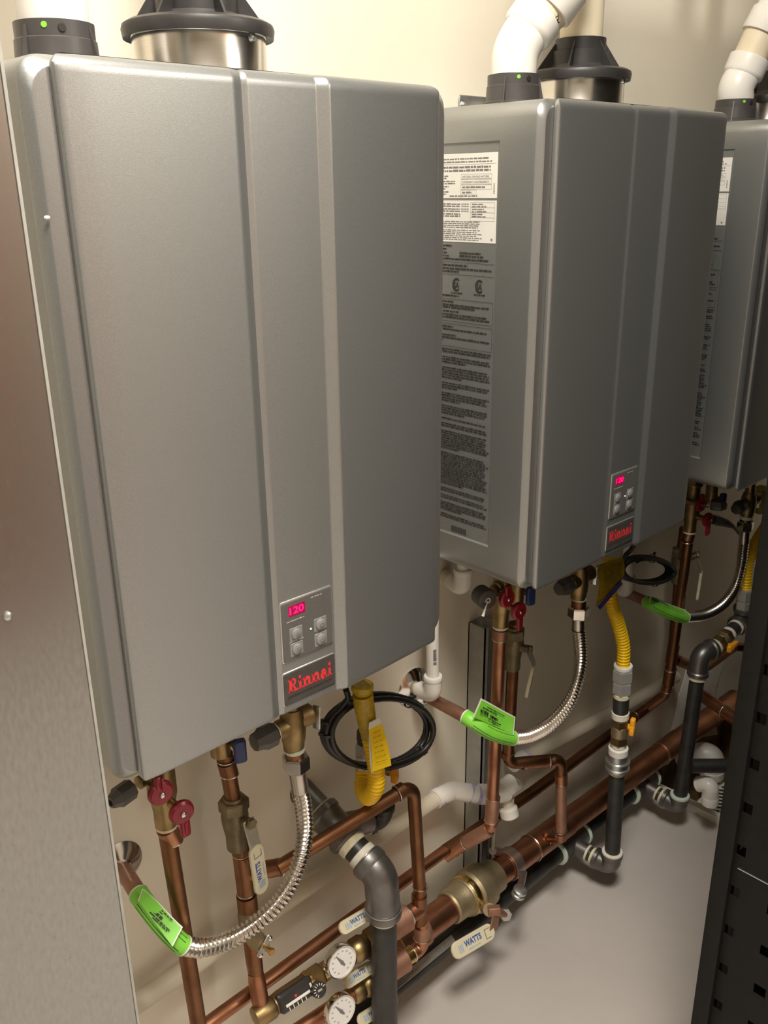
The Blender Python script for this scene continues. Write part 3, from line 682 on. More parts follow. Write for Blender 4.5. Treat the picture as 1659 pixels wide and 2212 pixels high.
c1 = riser('cold_riser', 'dark copper cold riser below the nearest heater, joined by a tee', [C1[0], C1[1], C1[2], (0.2277, 0.1800, 0.3933), (0.2291, 0.1720, 0.3384), (0.2216, 0.1580, 0.3039)], 'copper_dark',
     [((0.2106, 0.1800, 0.7595), (0.2141, 0.1800, 0.7381), .0126, 'copper_dark'), ((0.2218, 0.1800, 0.6234), (0.2229, 0.1800, 0.5983), .0128, 'copper_dark'), ((0.2231, 0.1800, 0.5949), (0.2253, 0.1800, 0.5248), .0131, 'copper_dark'), ((0.2240, 0.1800, 0.5603), (0.2822, 0.1720, 0.5410), .0131, 'copper_dark'), ((0.2254, 0.1800, 0.5213), (0.2262, 0.1800, 0.4949), .0150, 'copper_dark')],
     [((0.2109, 0.1800, 0.7623), (0, 0, 1), .0125), ((0.2141, 0.1800, 0.7374), (0, 0, 1), .0122), ((0.2229, 0.1800, 0.5975), (0, 0, 1), .0128), ((0.2253, 0.1800, 0.5248), (0, 0, 1), .0128), ((0.2795, 0.1720, 0.5400), (1, 0, 0), .0128)], group='copper cold water risers')
MB().lathe([(0, .013), (.012, .0165), (.05, .0150), (.06, .012)], (0.2264, 0.1800, 0.4966), (0.02, 0, -1), 22).build('reducer', 'bronze_dull', c1)
MB().lathe([(0, .011), (.02, .0125), (.045, .012), (.065, .0105), (.10, .0108)], (0.2271, 0.1800, 0.4300), unitv((0.2271, 0.1800, 0.4300), (0.2291, 0.1720, 0.3384)), 22).build('lower_fitting', 'copper_dark', c1)
MB().lathe([(0, .0115), (.012, .0132), (.06, .0132), (.062, .0115)], (0.2277, 0.1760, 0.3735), unitv((0.2277, 0.1760, 0.3735), (0.2255, 0.1650, 0.3233)), 22).build('street_elbow', 'copper', c1)
ring(c1, (0.2252, 0.1640, 0.3178), (0, .1, 1), .0128)
# drain cock on the cold riser
dc = thing('drain_cock', 'small brass drain cock with a flat metal tee handle on the nearest cold riser', 'valve', (0.2259, 0.1750, 0.4389))
da, db = V((0.2267, 0.1780, 0.4433)), V((0.2184, 0.1200, 0.4655))
dd = unitv(da, db)
MB().lathe([(0, .010), (.012, .0130), (.022, .0135), (.030, .0120), (.036, .0120), (.044, .0095)], da, dd, 20).build('cock_body', 'brass_cast', dc)
MB().lathe([(.036, .004), (.062, .0042), (.070, .0055), (.074, .004)], da, dd, 12).build('spindle', 'brass_bright', dc)
hb = MB().bbox(da + dd * .047, (.0165, .0045, .0011), (.80, .12, .59), dd.cross(Vector((.80, .12, .59))).normalized(), dd, .002).build('tee_handle', 'zinc', dc)
for q in (-1, 1): MB().lathe([(0, .0032), (.003, .0032), (.004, .0016)], da + dd * .048 + Vector((.80, .12, .59)) * .0125 * q, dd, 10).build('handle_stud', 'chrome', hb)
# cold branch from the tee, over the gas tee, then down to the mixing lines
B0, B1, B2 = (0.2751, 0.1680, 0.5453), (0.5230, 0.1300, 0.5849), (0.5410, 0.1300, 0.3254)
cb = riser('cold_branch', 'dark copper branch arching over the gas tee and dropping beside it', [B0, B1, B2], 'copper_dark', [((0.4907, 0.1345, 0.5817), (0.5038, 0.1330, 0.5827), .0128, 'copper_dark')],
     [((0.4907, 0.1345, 0.5817), unitv(B0, B1), .0128), ((0.5397, 0.1300, 0.3664), (0, 0, 1), .0124)], R=.022)
# cold loop of the middle heater
C2 = [(0.8379, 0.1800, 0.7438), (0.8371, 0.1800, 0.6443), (0.8333, 0.1800, 0.4421), (0.9324, 0.1250, 0.4311), (0.9514, 0.1250, 0.2277), (0.9704, 0.1850, 0.1854)]
c2 = riser('cold_riser', 'copper cold riser of the middle heater, bent forward and down into the header', C2, 'copper_dark',
     [((0.8333, 0.1800, 0.4674), (0.8325, 0.1800, 0.4573), .0128, 'copper_dark'), ((0.8603, 0.1660, 0.4367), (0.8683, 0.1620, 0.4358), .0126, 'copper'), ((0.9095, 0.1370, 0.4311), (0.9176, 0.1330, 0.4312), .0126, 'copper'), ((0.9358, 0.1250, 0.3946), (0.9380, 0.1250, 0.3715), .0126, 'copper'), ((0.9481, 0.1250, 0.2459), (0.9497, 0.1250, 0.2287), .0124, 'copper')],
     [((0.8362, 0.1800, 0.4671), (0, 0, 1), .0124), ((0.8665, 0.1650, 0.4330), unitv(C2[2], C2[3]), .0124), ((0.9078, 0.1380, 0.4314), unitv(C2[2], C2[3]), .0124), ((0.9380, 0.1250, 0.3715), (0, 0, 1), .0122), ((0.9478, 0.1250, 0.2496), (0, 0, 1), .0126), ((0.9617, 0.1580, 0.2043), (.6, -.8, 0), .0126)], group='copper cold water risers', R=.02)
MB().tube([(0.8665, 0.1650, 0.4330), (0.9086, 0.1375, 0.4312)], CU * 1.01, 22).build('bright_section', 'copper', c2)
MB().tube([(0.9382, 0.1250, 0.3692), (0.9486, 0.1250, 0.2491)], CU * 1.01, 22).build('drop_section', 'copper_dusty', c2)
c3 = riser('cold_riser', 'dark copper cold riser half hidden behind the farthest hot riser', [(1.4438, 0.1800, 0.7643), (1.4395, 0.1800, 0.7036), (1.4502, 0.1800, 0.4319), (1.4935, 0.1550, 0.4034), (1.5833, 0.1500, 0.3654), (1.7245, 0.1500, 0.3655), (1.7586, 0.1200, 0.3613)], 'copper_dark',
     [((1.4622, 0.1700, 0.4224), (1.4986, 0.1550, 0.4000), .0130, 'copper_dusty'), ((1.4531, 0.1800, 0.4618), (1.4510, 0.1800, 0.4166), .0140, 'copper_dark')], [((1.4899, 0.1580, 0.4049), (.6, -.8, 0), .0130)], group='copper cold water risers', R=.02)

# ---- corrugated connectors
def connector(i, tee, tape, nut, tube_end, hose, wall, tagspan, fl, esc):
    t = thing('flexible_connector', ['corrugated stainless connector with a folded green tag below the nearest heater', 'corrugated stainless connector with an upright green tag below the middle heater', 'corrugated stainless connector with a rolled green tag below the farthest heater'][i], 'hose', V(tube_end), 'corrugated stainless connectors')
    tee, tape, nut, te = V(tee), V(tape), V(nut), V(tube_end); ax = Vector((0, 0, -1))
    b = MB().lathe([(0, .013), (.012, .0165), (.030, .0175), (.044, .0165), (.052, .0145), (tee.z + .03 - tape.z, .0138)], tee + Vector((0, 0, .03)), ax, 26).build('brass_tee', 'brass', t)
    MB().tube([tee, V(tee.x, tee.y, Z0 + .003)], .011, 18).build('inlet_stub', 'brass', t)
    MB().lathe([(0, .013), (.020, .0135), (.024, .0118), (.026, .0118)], tee + Vector((-.002, 0, .006)), (-1, 0, 0), 22).build('tee_branch', 'brass', b)
    MB().lathe([(.0255, .0125), (.0275, .0125)], tee + Vector((-.002, 0, .006)), (-1, 0, 0), 22).build('branch_tape', 'thread_tape_white', b)
    MB().lathe([(.027, .0135), (.030, .0160), (.046, .0160), (.052, .0128), (.060, .0115), (.061, .006)], tee + Vector((-.002, 0, .006)), (-1, 0, 0), 8).build('black_cap', 'charcoal_plastic', b, 25)
    MB().lathe([(0, .0135), (.018, .0150), (.026, .0135), (.030, .008)], tee + Vector((.002, .0, .010)), (1, -.25, .15), 20).build('relief_boss', 'brass', b)
    MB().bbox(tee + Vector((.034, -.008, .004)), (.0058, .017, .0012), (.35, -.93, 0), (.1, .05, .99), (.93, .35, 0), .002).build('clip_plate', 'zinc', b)
    collar(t, 'mint_tape', tape, ax, .0142, .008, 'thread_tape')
    MB().lathe([(0, .0132), (nut.z * 0 + .02, .0132)], tape + Vector((0, 0, -.004)), ax, 24).build('nipple', 'copper_dark', t)
    hexnut(t, 'chrome_nut', nut, ax, .0188, .022, 'stainless', None, .35)
    MB().tube([nut, te], .0118, 22).build('smooth_tube', 'stainless_tube', t)
    corrugated(t, 'corrugated_hose', [te] + hose, .0094, .0124, .0068, 'stainless')
    w0 = V(wall); s0 = V(hose[-1])
    pt = spline([hose[-2], s0] + [V(q) for q in tagspan] + [w0 + Vector((0, -.02, 0)), w0], 14)
    k0 = 14
    MB().tube(pt[k0:], .0112, 22).build('copper_stub', 'copper_dusty', t)
    sl = pt[k0:k0 + 14 * len(tagspan) + 1]
    tg = MB().tube(sl, .0130, 26, True).build('green_tag', 'green_paper', t)
    for q, r_ in ((0, 1), (-1, -2)): MB().lathe([(-.0012, .0131), (-.0008, .0133), (.0008, .0133), (.0012, .0131)], sl[q], sl[q] - sl[r_], 26).build('tag_edge', 'paper_white', tg)
    for a0_ in (-.9, -.5, .55, 1.0):
        ln_ = MB(); kk = sl[3:-4 if a0_ < 0 else -9]; pp = []
        for j in range(len(kk)):
            tg__ = (kk[min(j + 1, len(kk) - 1)] - kk[max(j - 1, 0)]).normalized(); f_ = (Vector((-.3, -.9, .3)) - tg__ * tg__.dot(Vector((-.3, -.9, .3)))).normalized(); g_ = tg__.cross(f_)
            pp.append(kk[j] + (f_ * math.cos(a0_) + g_ * math.sin(a0_)) * .01285)
        ln_.tube(pp, .0005, 5).build('tag_line', 'print_dark', tg)
    # loose flap of the tag
    a, bq, c, dq = [V(q) for q in fl]       # outer-left, outer-right, inner-right, inner-left
    n = (bq - a).cross(dq - a).normalized()
    if n.y > 0: n = -n
    rows = 9
    def sheet(k, off, nm, mm, par, bend=.004):
        ctr = (a + bq + c + dq) / 4; m_ = MB(); top = []; bot = []
        for j in range(rows):
            f = j / (rows - 1); f2 = .5 + (f - .5) * k
            p0, p1 = a.lerp(bq, f2), dq.lerp(c, f2)
            if k < 1: p0, p1 = p0.lerp(p1, .5 - .5 * .86), p0.lerp(p1, .5 + .5 * .98)
            wv = n * (math.sin(f2 * 5.2 + i) * bend)
            top.append([p0 + wv + n * (off + .0004), p1 + n * (off + .0004)]); bot.append([p0 + wv + n * off, p1 + n * off])
        rings_ = [[top[j][0], top[j][1], bot[j][1], bot[j][0]] for j in range(rows)]
        return m_.loft(rings_, True, True).build(nm, mm, par)
    fp_ = sheet(1.0, 0, 'tag_flap', 'paper_white', tg); sheet(.95, .0005, 'flap_print', 'green_paper', tg)
    pr = MB(); rn = random.Random(i + 4); u = (bq - a).normalized(); v = ((a + bq) / 2 - (c + dq) / 2); v = (v - u * v.dot(u)).normalized()
    Lu = (bq - a).length; Lv = ((a + bq) / 2 - (c + dq) / 2).length; o = (dq + c) / 2 - u * Lu / 2 + n * .0022
    sgn = 1 if u.cross(v).dot(n) > 0 else -1
    for z, x0, x1, hh in ((.72, .2, .7, .0016), (.60, .12, .5, .0016), (.34, .08, .30, .006), (.34, .34, .55, .004), (.2, .3, .8, .0018), (.1, .4, .75, .0014)):
        words(pr, o, u, v, Lu * x0, Lu * x1, Lv * z, hh, rn, off=.0004 * sgn)
    pr.build('tag_print', 'print_dark', tg)
    if esc: MB().lathe([(0, .036), (.002, .036), (.006, .028), (.010, .016), (.012, .0125)] if i == 0 else [(0, .022), (.002, .022), (.006, .018), (.010, .0125)], V(w0.x, WY, w0.z), (0, -1, 0), 32).build('escutcheon', 'chrome', t)
    return t
connector(0, (0.2633, 0.0950, 0.8288), (0.2637, 0.0950, 0.7965), (0.2655, 0.0950, 0.7738), (0.2699, 0.0950, 0.7262),
    [(0.2731, 0.0940, 0.6969), (0.2718, 0.0920, 0.6562), (0.2575, 0.0880, 0.6184), (0.2315, 0.0850, 0.5889), (0.1923, 0.0860, 0.5679), (0.1471, 0.0950, 0.5563), (0.1033, 0.0980, 0.5689), (0.0785, 0.1020, 0.5869)],
    (0.0741, 0.2600, 0.6183), [(0.0597, 0.1200, 0.6234), (0.0559, 0.1650, 0.6422)],
    [(0.0551, 0.1500, 0.6623), (0.0752, 0.0920, 0.6280), (0.0554, 0.0870, 0.6130), (0.0433, 0.1420, 0.6555)], True)
connector(1, (0.9075, 0.0950, 0.8299), (0.9108, 0.0950, 0.7989), (0.9110, 0.0950, 0.7704), (0.9147, 0.0950, 0.7355),
    [(0.9226, 0.0950, 0.7023), (0.9272, 0.0940, 0.6604), (0.9168, 0.0920, 0.6205), (0.8863, 0.0880, 0.5920), (0.8356, 0.0880, 0.5737), (0.7810, 0.0900, 0.5749), (0.7356, 0.0960, 0.5869)],
    (0.6847, 0.2600, 0.6237), [(0.6838, 0.1040, 0.6197), (0.6541, 0.1350, 0.6491)],
    [(0.6615, 0.1120, 0.6939), (0.7541, 0.1060, 0.6171), (0.7273, 0.0880, 0.6013), (0.6439, 0.1100, 0.6653)], True)
connector(2, (1.5627, 0.0950, 0.8084), (1.5615, 0.0950, 0.7798), (1.5625, 0.0950, 0.7593), (1.5671, 0.0950, 0.7172),
    [(1.5682, 0.0950, 0.6962), (1.5662, 0.0940, 0.6530), (1.5432, 0.0920, 0.6118), (1.4868, 0.0900, 0.5892), (1.4113, 0.0920, 0.5894), (1.3265, 0.0980, 0.6105)],
    (1.3160, 0.2600, 0.6267), [(1.2611, 0.1060, 0.6439), (1.2340, 0.1400, 0.6642)],
    [(1.2155, 0.1250, 0.6905), (1.3388, 0.1060, 0.6212), (1.3091, 0.0920, 0.6232), (1.2090, 0.1220, 0.6778)], False)

# ================================================================== gas piping
def stack(t, path0, path1, items):
    # fittings threaded along a straight run: (part name, t0, t1, radius, material, kind)
    a, b = V(path0), V(path1); d = b - a; L = d.length; u = d.normalized()
    for nm, t0, t1, r, m, kind in items:
        c = a + d * ((t0 + t1) / 2); ln = L * (t1 - t0)
        if kind == 'hex': hexnut(t, nm, c, u, r, ln, m)
        elif kind == 'lip': collar(t, nm, c, u, r, ln, m, 26, .003)
        else: collar(t, nm, c, u, r, ln, m, 26)
def iron_elbow(t, a, b, c, r, m='cast_iron', R=None, nm='elbow', lip=True):
    # elbow body from a round the corner b to c with beaded mouths
    a, b, c = V(a), V(b), V(c)
    e = MB().tube(fillet([a, b, c], R or r * 1.25, 12), r, 28).build(nm, m, t)
    if lip:
        for p, q in ((a, b), (c, b)):
            u = unitv(p, q); MB().lathe([(0, r * 1.0), (.001, r * 1.14), (r * .42, r * 1.14), (r * .55, r * 1.02)], p, u, 28).build('elbow_bead', m, e)
    return e
def orange_tap(t, at, ax, n):
    at, ax, n = V(at), V(ax).normalized(), V(n).normalized(); s = n.cross(ax)
    h = MB().lathe([(0, .006), (.006, .0085), (.012, .0085), (.014, .006)], at, n, 14).build('orange_handle', 'orange_plastic', t)
    MB().bbox(at + n * .009 + ax * .010, (.0115, .0066, .0052), ax, s, n, .003).build('tap_wing', 'orange_plastic', h)
    MB().bbox(at + n * .009 - ax * .008, (.0080, .0092, .0052), ax, s, n, .003).build('tap_wing', 'orange_plastic', h)
# ---- middle heater gas drop
GY = .095
G2 = lambda x, y: None
g = thing('gas_riser', 'black iron gas riser of the middle heater with brass valve and orange tap', 'pipe', (1.1081, 0.0950, 0.0836), 'black gas risers')
pt0, pt1 = (1.0829, 0.0950, 0.5936), (1.1080, 0.0950, 0.1114)
px0, px1 = 1436.0, 1846.0
T = lambda y: (y - px0) / (px1 - px0) * 1.0
stack(g, pt0, pt1, [('hose_collar', T(1436), T(1443), .0185, 'paper_white', ''), ('chrome_nut', T(1443), T(1467), .0215, 'plated_nut', 'hex'), ('chrome_nut', T(1467), T(1492), .0200, 'plated_nut', 'hex'), ('thread_seal', T(1492), T(1501), .0165, 'pipe_dope', ''),
    ('black_nipple', T(1499), T(1532), .0160, 'black_iron', ''), ('thread_seal', T(1530), T(1543), .0178, 'thread_tape_white', ''), ('valve_end', T(1543), T(1560), .0190, 'brass', 'hex'), ('valve_body', T(1558), T(1580), .0170, 'brass_cast', ''), ('valve_end', T(1578), T(1596), .0190, 'brass', 'hex'),
    ('thread_seal', T(1595), T(1603), .0150, 'thread_tape_white', ''), ('union_collar', T(1604), T(1618), .0205, 'pvc_white', ''), ('union_nut', T(1616), T(1630), .0205, 'zinc', ''), ('union_nut', T(1630), T(1650), .0225, 'zinc', 'lip'), ('thread_seal', T(1651), T(1660), .0180, 'pipe_dope', ''), ('iron_pipe', T(1656), T(1848), .0166, 'black_iron', '')])
orange_tap(g, (1.0934, 0.0780, 0.4528), (0.02, 0, 1), (.35, -.94, 0))
MB().tube([(1.0980, 0.0950, 0.4404), (1.0934, 0.0780, 0.4528)], .005, 12).build('tap_spindle', 'brass', g)
ea, eb, ec = (1.1073, 0.0950, 0.1168), (1.1068, 0.0950, 0.0793), (1.1014, 0.1350, 0.0842)
iron_elbow(g, ea, eb, ec, .0205, R=.018)
collar(g, 'thread_seal', down(ea, -.002), (0, 0, 1), .0226, .006, 'thread_tape_white')
u_ = unitv(eb, ec)
for k, (a_, r_, m_) in enumerate(((.0035, .0188, 'pipe_dope'), (.010, .0165, 'black_iron'), (.0165, .0188, 'pipe_dope'))): collar(g, ('thread_seal', 'close_nipple', 'thread_seal')[k], V(ec) + u_ * a_, u_, r_, .0065, m_)
MB().tube([V(ec) + u_ * .018, V(ec) + u_ * .055], .0195, 24).build('tee_branch', 'cast_iron', g)
GM = V(ec) + u_ * .062                        # centre of the gas main behind the elbow
# ---- farthest heater gas drop
g3 = thing('gas_riser', 'black iron gas riser of the farthest heater topped by a grey elbow', 'pipe', (1.4020, 0.0950, 0.0798), 'black gas risers')
q0, q1 = (1.4147, 0.0950, 0.4268), (1.3997, 0.0950, 0.1026)
MB().tube([q0, q1], .0166, 22).build('iron_pipe', 'black_iron', g3)
rf = MB(); n_ = unitv(q0, q1)
for k in range(26):
    f = .08 + .85 * k / 26; c_ = lerp(q0, q1, f) + Vector((.0142, -.0085, 0))
    rf.box(c_, (.0012, .0008, .0022 + .001 * (k % 3)))
fl_ = rf.build('stencil_lettering', 'print_light', g3); fl_['kind'] = 'stuff'
ka, kb, kc = (1.4153, 0.0950, 0.4338), (1.4161, 0.0950, 0.4885), (1.4549, 0.0850, 0.4893)
iron_elbow(g3, ka, kb, kc, .0215, R=.024)
collar(g3, 'thread_seal', V((1.4144, 0.0950, 0.4281)), n_, .0205, .010, 'pipe_dope')
v0, v1 = (1.4549, 0.0850, 0.4893), (1.5745, 0.0850, 0.5074)
stack(g3, v0, v1, [('thread_seal', .0, .10, .0190, 'thread_tape_white', ''), ('valve_end', .10, .30, .0195, 'brass', 'hex'), ('valve_body', .28, .42, .0175, 'brass_cast', ''), ('valve_end', .40, .56, .0195, 'brass', 'hex'), ('thread_seal', .56, .64, .0178, 'thread_tape_white', ''), ('black_nipple', .62, .90, .0166, 'black_iron', ''), ('thread_seal', .86, .95, .0185, 'thread_tape_white', '')])
orange_tap(g3, (1.4738, 0.0600, 0.4988), unitv(v0, v1), (.35, -.94, 0))
iron_elbow(g3, lerp(v0, v1, .93), (1.5989, 0.0850, 0.5134), (1.5921, 0.0850, 0.5475), .0215, R=.018)
stack(g3, (1.5931, 0.0850, 0.5350), (1.5848, 0.0850, 0.6004), [('thread_seal', .0, .14, .0205, 'pipe_dope', ''), ('chrome_nut', .14, .52, .0205, 'plated_nut', 'hex'), ('chrome_nut', .52, .98, .0215, 'plated_nut', 'hex')])
iron_elbow(g3, (1.3985, 0.0950, 0.1086), (1.3977, 0.0950, 0.0795), (1.3950, 0.1350, 0.0858), .0205, R=.018)
collar(g3, 'thread_seal', down((1.3985, 0.0950, 0.1086), -.002), (0, 0, 1), .0226, .008, 'thread_tape')
u3_ = unitv((1.3977, 0.0950, 0.0795), (1.3950, 0.1350, 0.0858))
for k, (a_, r_, m_) in enumerate(((.0035, .0188, 'pipe_dope'), (.010, .0165, 'black_iron'), (.0165, .0188, 'pipe_dope'))): collar(g3, ('thread_seal', 'close_nipple', 'thread_seal')[k], V((1.3950, 0.1350, 0.0858)) + u3_ * a_, u3_, r_, .0065, m_)
MB().tube([V((1.3950, 0.1350, 0.0858)) + u3_ * .018, V((1.3950, 0.1350, 0.0858)) + u3_ * .05], .0195, 24).build('tee_branch', 'cast_iron', g3)
# ---- gas main near the floor
gm = thing('gas_main', 'black iron gas main lying low along the wall below the big copper header', 'pipe', V(0.9, GM.y, GM.z - .02))
MB().tube([V(0.41, GM.y, GM.z), V(1.46, GM.y, GM.z)], .0212, 24).build('iron_pipe', 'black_iron', gm)
for x_ in (GM.x, V((1.3950, 0.1350, 0.0858)).x + u3_.x * .05):
    MB().tube([V(x_ - .045, GM.y, GM.z), V(x_ + .045, GM.y, GM.z)], .0258, 26).build('main_tee', 'cast_iron', gm)
    for s_ in (-1, 1): MB().lathe([(-.004, .0262), (-.003, .0285), (.003, .0285), (.004, .0262)], V(x_ + .047 * s_, GM.y, GM.z), (1, 0, 0), 28).build('thread_seal', 'thread_tape', gm)
MB().lathe([(-.005, .0215), (-.004, .0255), (.004, .0255), (.005, .0215)], V((0.5092, 0.1250, 0.1344)[0], GM.y, GM.z), (1, 0, 0), 28).build('thread_seal', 'thread_tape', gm)
stc = V(((0.4973, 0.1050, 0.2068)[0] + (0.6715, 0.1050, 0.2066)[0]) / 2 + .012, GM.y, GM.z); stn = Vector((0, -.62, .785)); stv = Vector((0, .785, .62))
sl = MB().bbox(stc + stn * .0213, (.092, .0075, .0006), (1, 0, 0), stv, stn, .001).build('pipe_sticker', 'trim_bright', gm)
sp_ = MB(); rn = random.Random(9); words(sp_, stc + stn * .0221, (1, 0, 0), stv, -.075, .080, -.0025, .0050, rn, off=.0002)
s2_ = sp_.build('sticker_print', 'print_grey', sl)
# ---- big tee, elbow and drop in the foreground
bg = thing('gas_inlet_drop', 'large black iron gas pipe dropping from a heavy grey elbow in the foreground', 'pipe', (0.4092, 0.0850, 0.1031))
A5, B5, ed = V((0.3953, 0.2560, 0.5675)), V((0.4206, 0.1000, 0.4855)), V((0.4254, 0.1000, 0.4108))
u5 = (B5 - A5).normalized()
def q5(px_point): return A5 + u5 * (V(px_point) - A5).dot(u5)
n0, n1 = q5((0.3951, 0.2150, 0.5597)), q5((0.4004, 0.1550, 0.5281))
MB().tube([A5 + u5 * -.034, n0 + u5 * .01], .0225, 26).build('wall_nipple', 'cast_iron', bg)
tl = (n1 - n0).length
tee_ = MB().lathe([(0, .0255), (.003, .0300), (.013, .0305), (.017, .0275), (tl - .017, .0275), (tl - .013, .0305), (tl - .003, .0300), (tl, .0255)], n0, u5, 30).build('heavy_tee', 'cast_iron', bg)
MB().lathe([(-.002, .0240), (-.001, .0268), (.002, .0268), (.003, .0240)], n0, u5, 30).build('thread_seal', 'pipe_dope', bg)
MB().tube([lerp(n0, n1, .55), (0.4661, 0.1750, 0.5200)], .0205, 24).build('tee_branch', 'cast_iron', bg)
iron_elbow(bg, (0.4647, 0.1780, 0.5154), (0.4904, 0.1720, 0.5155), (0.4929, 0.1720, 0.5381), .0190, 'black_iron', R=.016)
collar(bg, 'thread_seal', (0.4636, 0.1780, 0.5142), unitv((0.4647, 0.1780, 0.5154), (0.4904, 0.1720, 0.5155)), .0190, .008, 'thread_tape')
e5 = q5((0.4036, 0.1200, 0.5174)); gl = (e5 - n1).length
for nm_, f0_, f1_, r_, m_ in (('thread_seal', .0, .36, .0245, 'pipe_dope'), ('close_nipple', .3, .75, .0215, 'black_iron'), ('thread_seal', .68, 1.0, .0240, 'thread_tape_white')):
    collar(bg, nm_, n1 + u5 * gl * (f0_ + f1_) / 2, u5, r_, gl * (f1_ - f0_), m_)
elb = MB().tube(fillet([e5, B5, ed], .040, 14), .0272, 30).build('heavy_elbow', 'cast_iron', bg)
MB().lathe([(0, .0250), (.003, .0290), (.014, .0294), (.020, .0270)], e5, u5, 30).build('elbow_bead', 'cast_iron', elb)
MB().lathe([(0, .0255), (.002, .0290), (.012, .0292), (.018, .0270)], ed + Vector((0, 0, -.008)), (0, 0, 1), 30).build('elbow_bead', 'cast_iron', elb)
MB().torus(ed + Vector((0, 0, .008)), (0, 0, 1), .0286, .0013, 30, 6).build('elbow_rim', 'zinc', elb)
MB().lathe([(-.016, .0218), (-.011, .0238), (-.006, .0238)], ed, (0, 0, 1), 28).build('thread_seal', 'thread_tape_white', bg)
fx = (0.4246, 0.1000, 0.1700)[0]
MB().tube([ed + Vector((0, 0, -.006)), (0.4246, 0.1000, 0.1700), V(fx, .100, .10)], .0211, 28).build('iron_drop', 'black_iron', bg)
MB().tube(fillet([V(fx, .100, .11), V(fx, .100, GM.z), V(0.50, GM.y, GM.z)], .02), .0255, 26).build('floor_elbow', 'cast_iron', bg)

# ---- yellow gas hoses
def yhose(i, label, pts, base, jacket_from=None):
    t = thing('gas_hose', label, 'hose', base, 'yellow gas hoses')
    corrugated(t, 'yellow_jacket', pts, .0112, .0136, .0068, 'yellow_jacket', 20)
    return t
y1 = yhose(0, 'yellow corrugated gas hose hooking upward below the nearest heater', [(0.4135, 0.1250, 0.8183), (0.4169, 0.1240, 0.7769), (0.4204, 0.1180, 0.7305), (0.4251, 0.1120, 0.6825), (0.4270, 0.1150, 0.6384), (0.4338, 0.1400, 0.6023), (0.4511, 0.1720, 0.5949), (0.4681, 0.1880, 0.6087)], (0.4285, 0.1300, 0.6038))
MB().lathe([(-.004, .0150), (0, .0165), (.006, .0165), (.008, .0145)], (0.4133, 0.1250, 0.8114), (0.05, 0, 1), 24).build('hose_nut', 'mustard_paper', y1)
MB().tube([(0.4112, 0.1220, 0.8036), (0.4133, 0.1210, 0.7798), (0.4161, 0.1170, 0.7450), (0.4177, 0.1150, 0.7316)], .0150, 22, True, [.0152, .0150, .0136, .0125]).build('wrapped_label', 'mustard_paper', y1)
def card(parent, nm, m, pts, th=.0006, bend=0.0):
    # four-cornered paper card with a little curl: corners TL TR BR BL
    a, b, c, d = [V(q) for q in pts]; n = (b - a).cross(d - a).normalized()
    if n.y > 0: n = -n
    rows = []
    for j in range(9):
        f = j / 8; w = n * (bend * math.sin(f * math.pi))
        p0, p1 = a.lerp(d, f) + w, b.lerp(c, f) + w
        rows.append([p0, p1, p1 - n * th, p0 - n * th])
    return MB().loft(rows, True, True).build(nm, m, parent), n
cd, nn_ = card(y1, 'yellow_tag', 'yellow_paper', [(0.4017, 0.1000, 0.7590), (0.4256, 0.0980, 0.7590), (0.4328, 0.0860, 0.6887), (0.3964, 0.0880, 0.6949)], bend=.003)
card(cd, 'tag_strip', 'paper_white', [(0.4033, 0.1005, 0.7689), (0.4221, 0.0990, 0.7703), (0.4251, 0.0975, 0.7594), (0.4013, 0.0995, 0.7594)])
card(cd, 'tag_curl', 'paper_white', [(0.4024, 0.1010, 0.7511), (0.4039, 0.0985, 0.7555), (0.3987, 0.0885, 0.6934), (0.3972, 0.0910, 0.6896)], bend=.002)
MB().tube([(0.4681, 0.1880, 0.6087), (0.4744, 0.1910, 0.6305)], .0140, 20).build('hose_end', 'stainless_tube', y1)
pr_ = MB(); rn = random.Random(6)
for k in range(7):
    a_ = lerp((0.4047, 0.0945, 0.7532), (0.3988, 0.0835, 0.7024), k / 7); b_ = lerp((0.4203, 0.0935, 0.7526), (0.4220, 0.0825, 0.6975), k / 7); u_ = unitv(a_, b_)
    words(pr_, V(a_), u_, nn_.cross(u_), 0, (V(b_) - V(a_)).length, 0, .0012, rn, off=.0003)
pr_.build('tag_print', 'mustard_paper', cd)
hexnut(y1, 'hose_fitting', (0.4766, 0.1920, 0.6404), (0.02, 0, 1), .0165, .03, 'strut_zinc')
MB().lathe([(0, .012), (.01, .013), (.024, .011), (.03, .006)], (0.4760, 0.1920, 0.6547), (0, .1, 1), 14).build('fitting_cap', 'black_iron', y1)
orange_tap(y1, (0.5086, 0.1700, 0.5946), (0, 0, 1), (.5, -.8, 0))
MB().tube([(0.4844, 0.1900, 0.6172), (0.5086, 0.1700, 0.5946)], .007, 12).build('tap_spindle', 'brass', y1)
y2 = yhose(1, 'yellow corrugated gas hose running straight into a chrome nut below the middle heater', [(1.0557, 0.1280, 0.8229), (1.0469, 0.1200, 0.7847), (1.0510, 0.1120, 0.7322), (1.0677, 0.1040, 0.6843), (1.0799, 0.0970, 0.6365), (1.0835, 0.0950, 0.5892)], (1.0837, 0.0950, 0.5881))
cd2, n2_ = card(y2, 'mustard_tag', 'mustard_paper', [(0.9714, 0.1020, 0.8404), (1.0482, 0.0960, 0.8356), (1.0302, 0.0840, 0.7958), (0.9614, 0.0920, 0.7632)], .0008, .006)
card(cd2, 'violet_edge', 'violet_ink', [(1.0202, 0.0800, 0.8003), (1.0292, 0.0800, 0.7917), (0.9713, 0.0880, 0.7555), (0.9626, 0.0880, 0.7651)], .001)
pr_ = MB(); rn = random.Random(8)
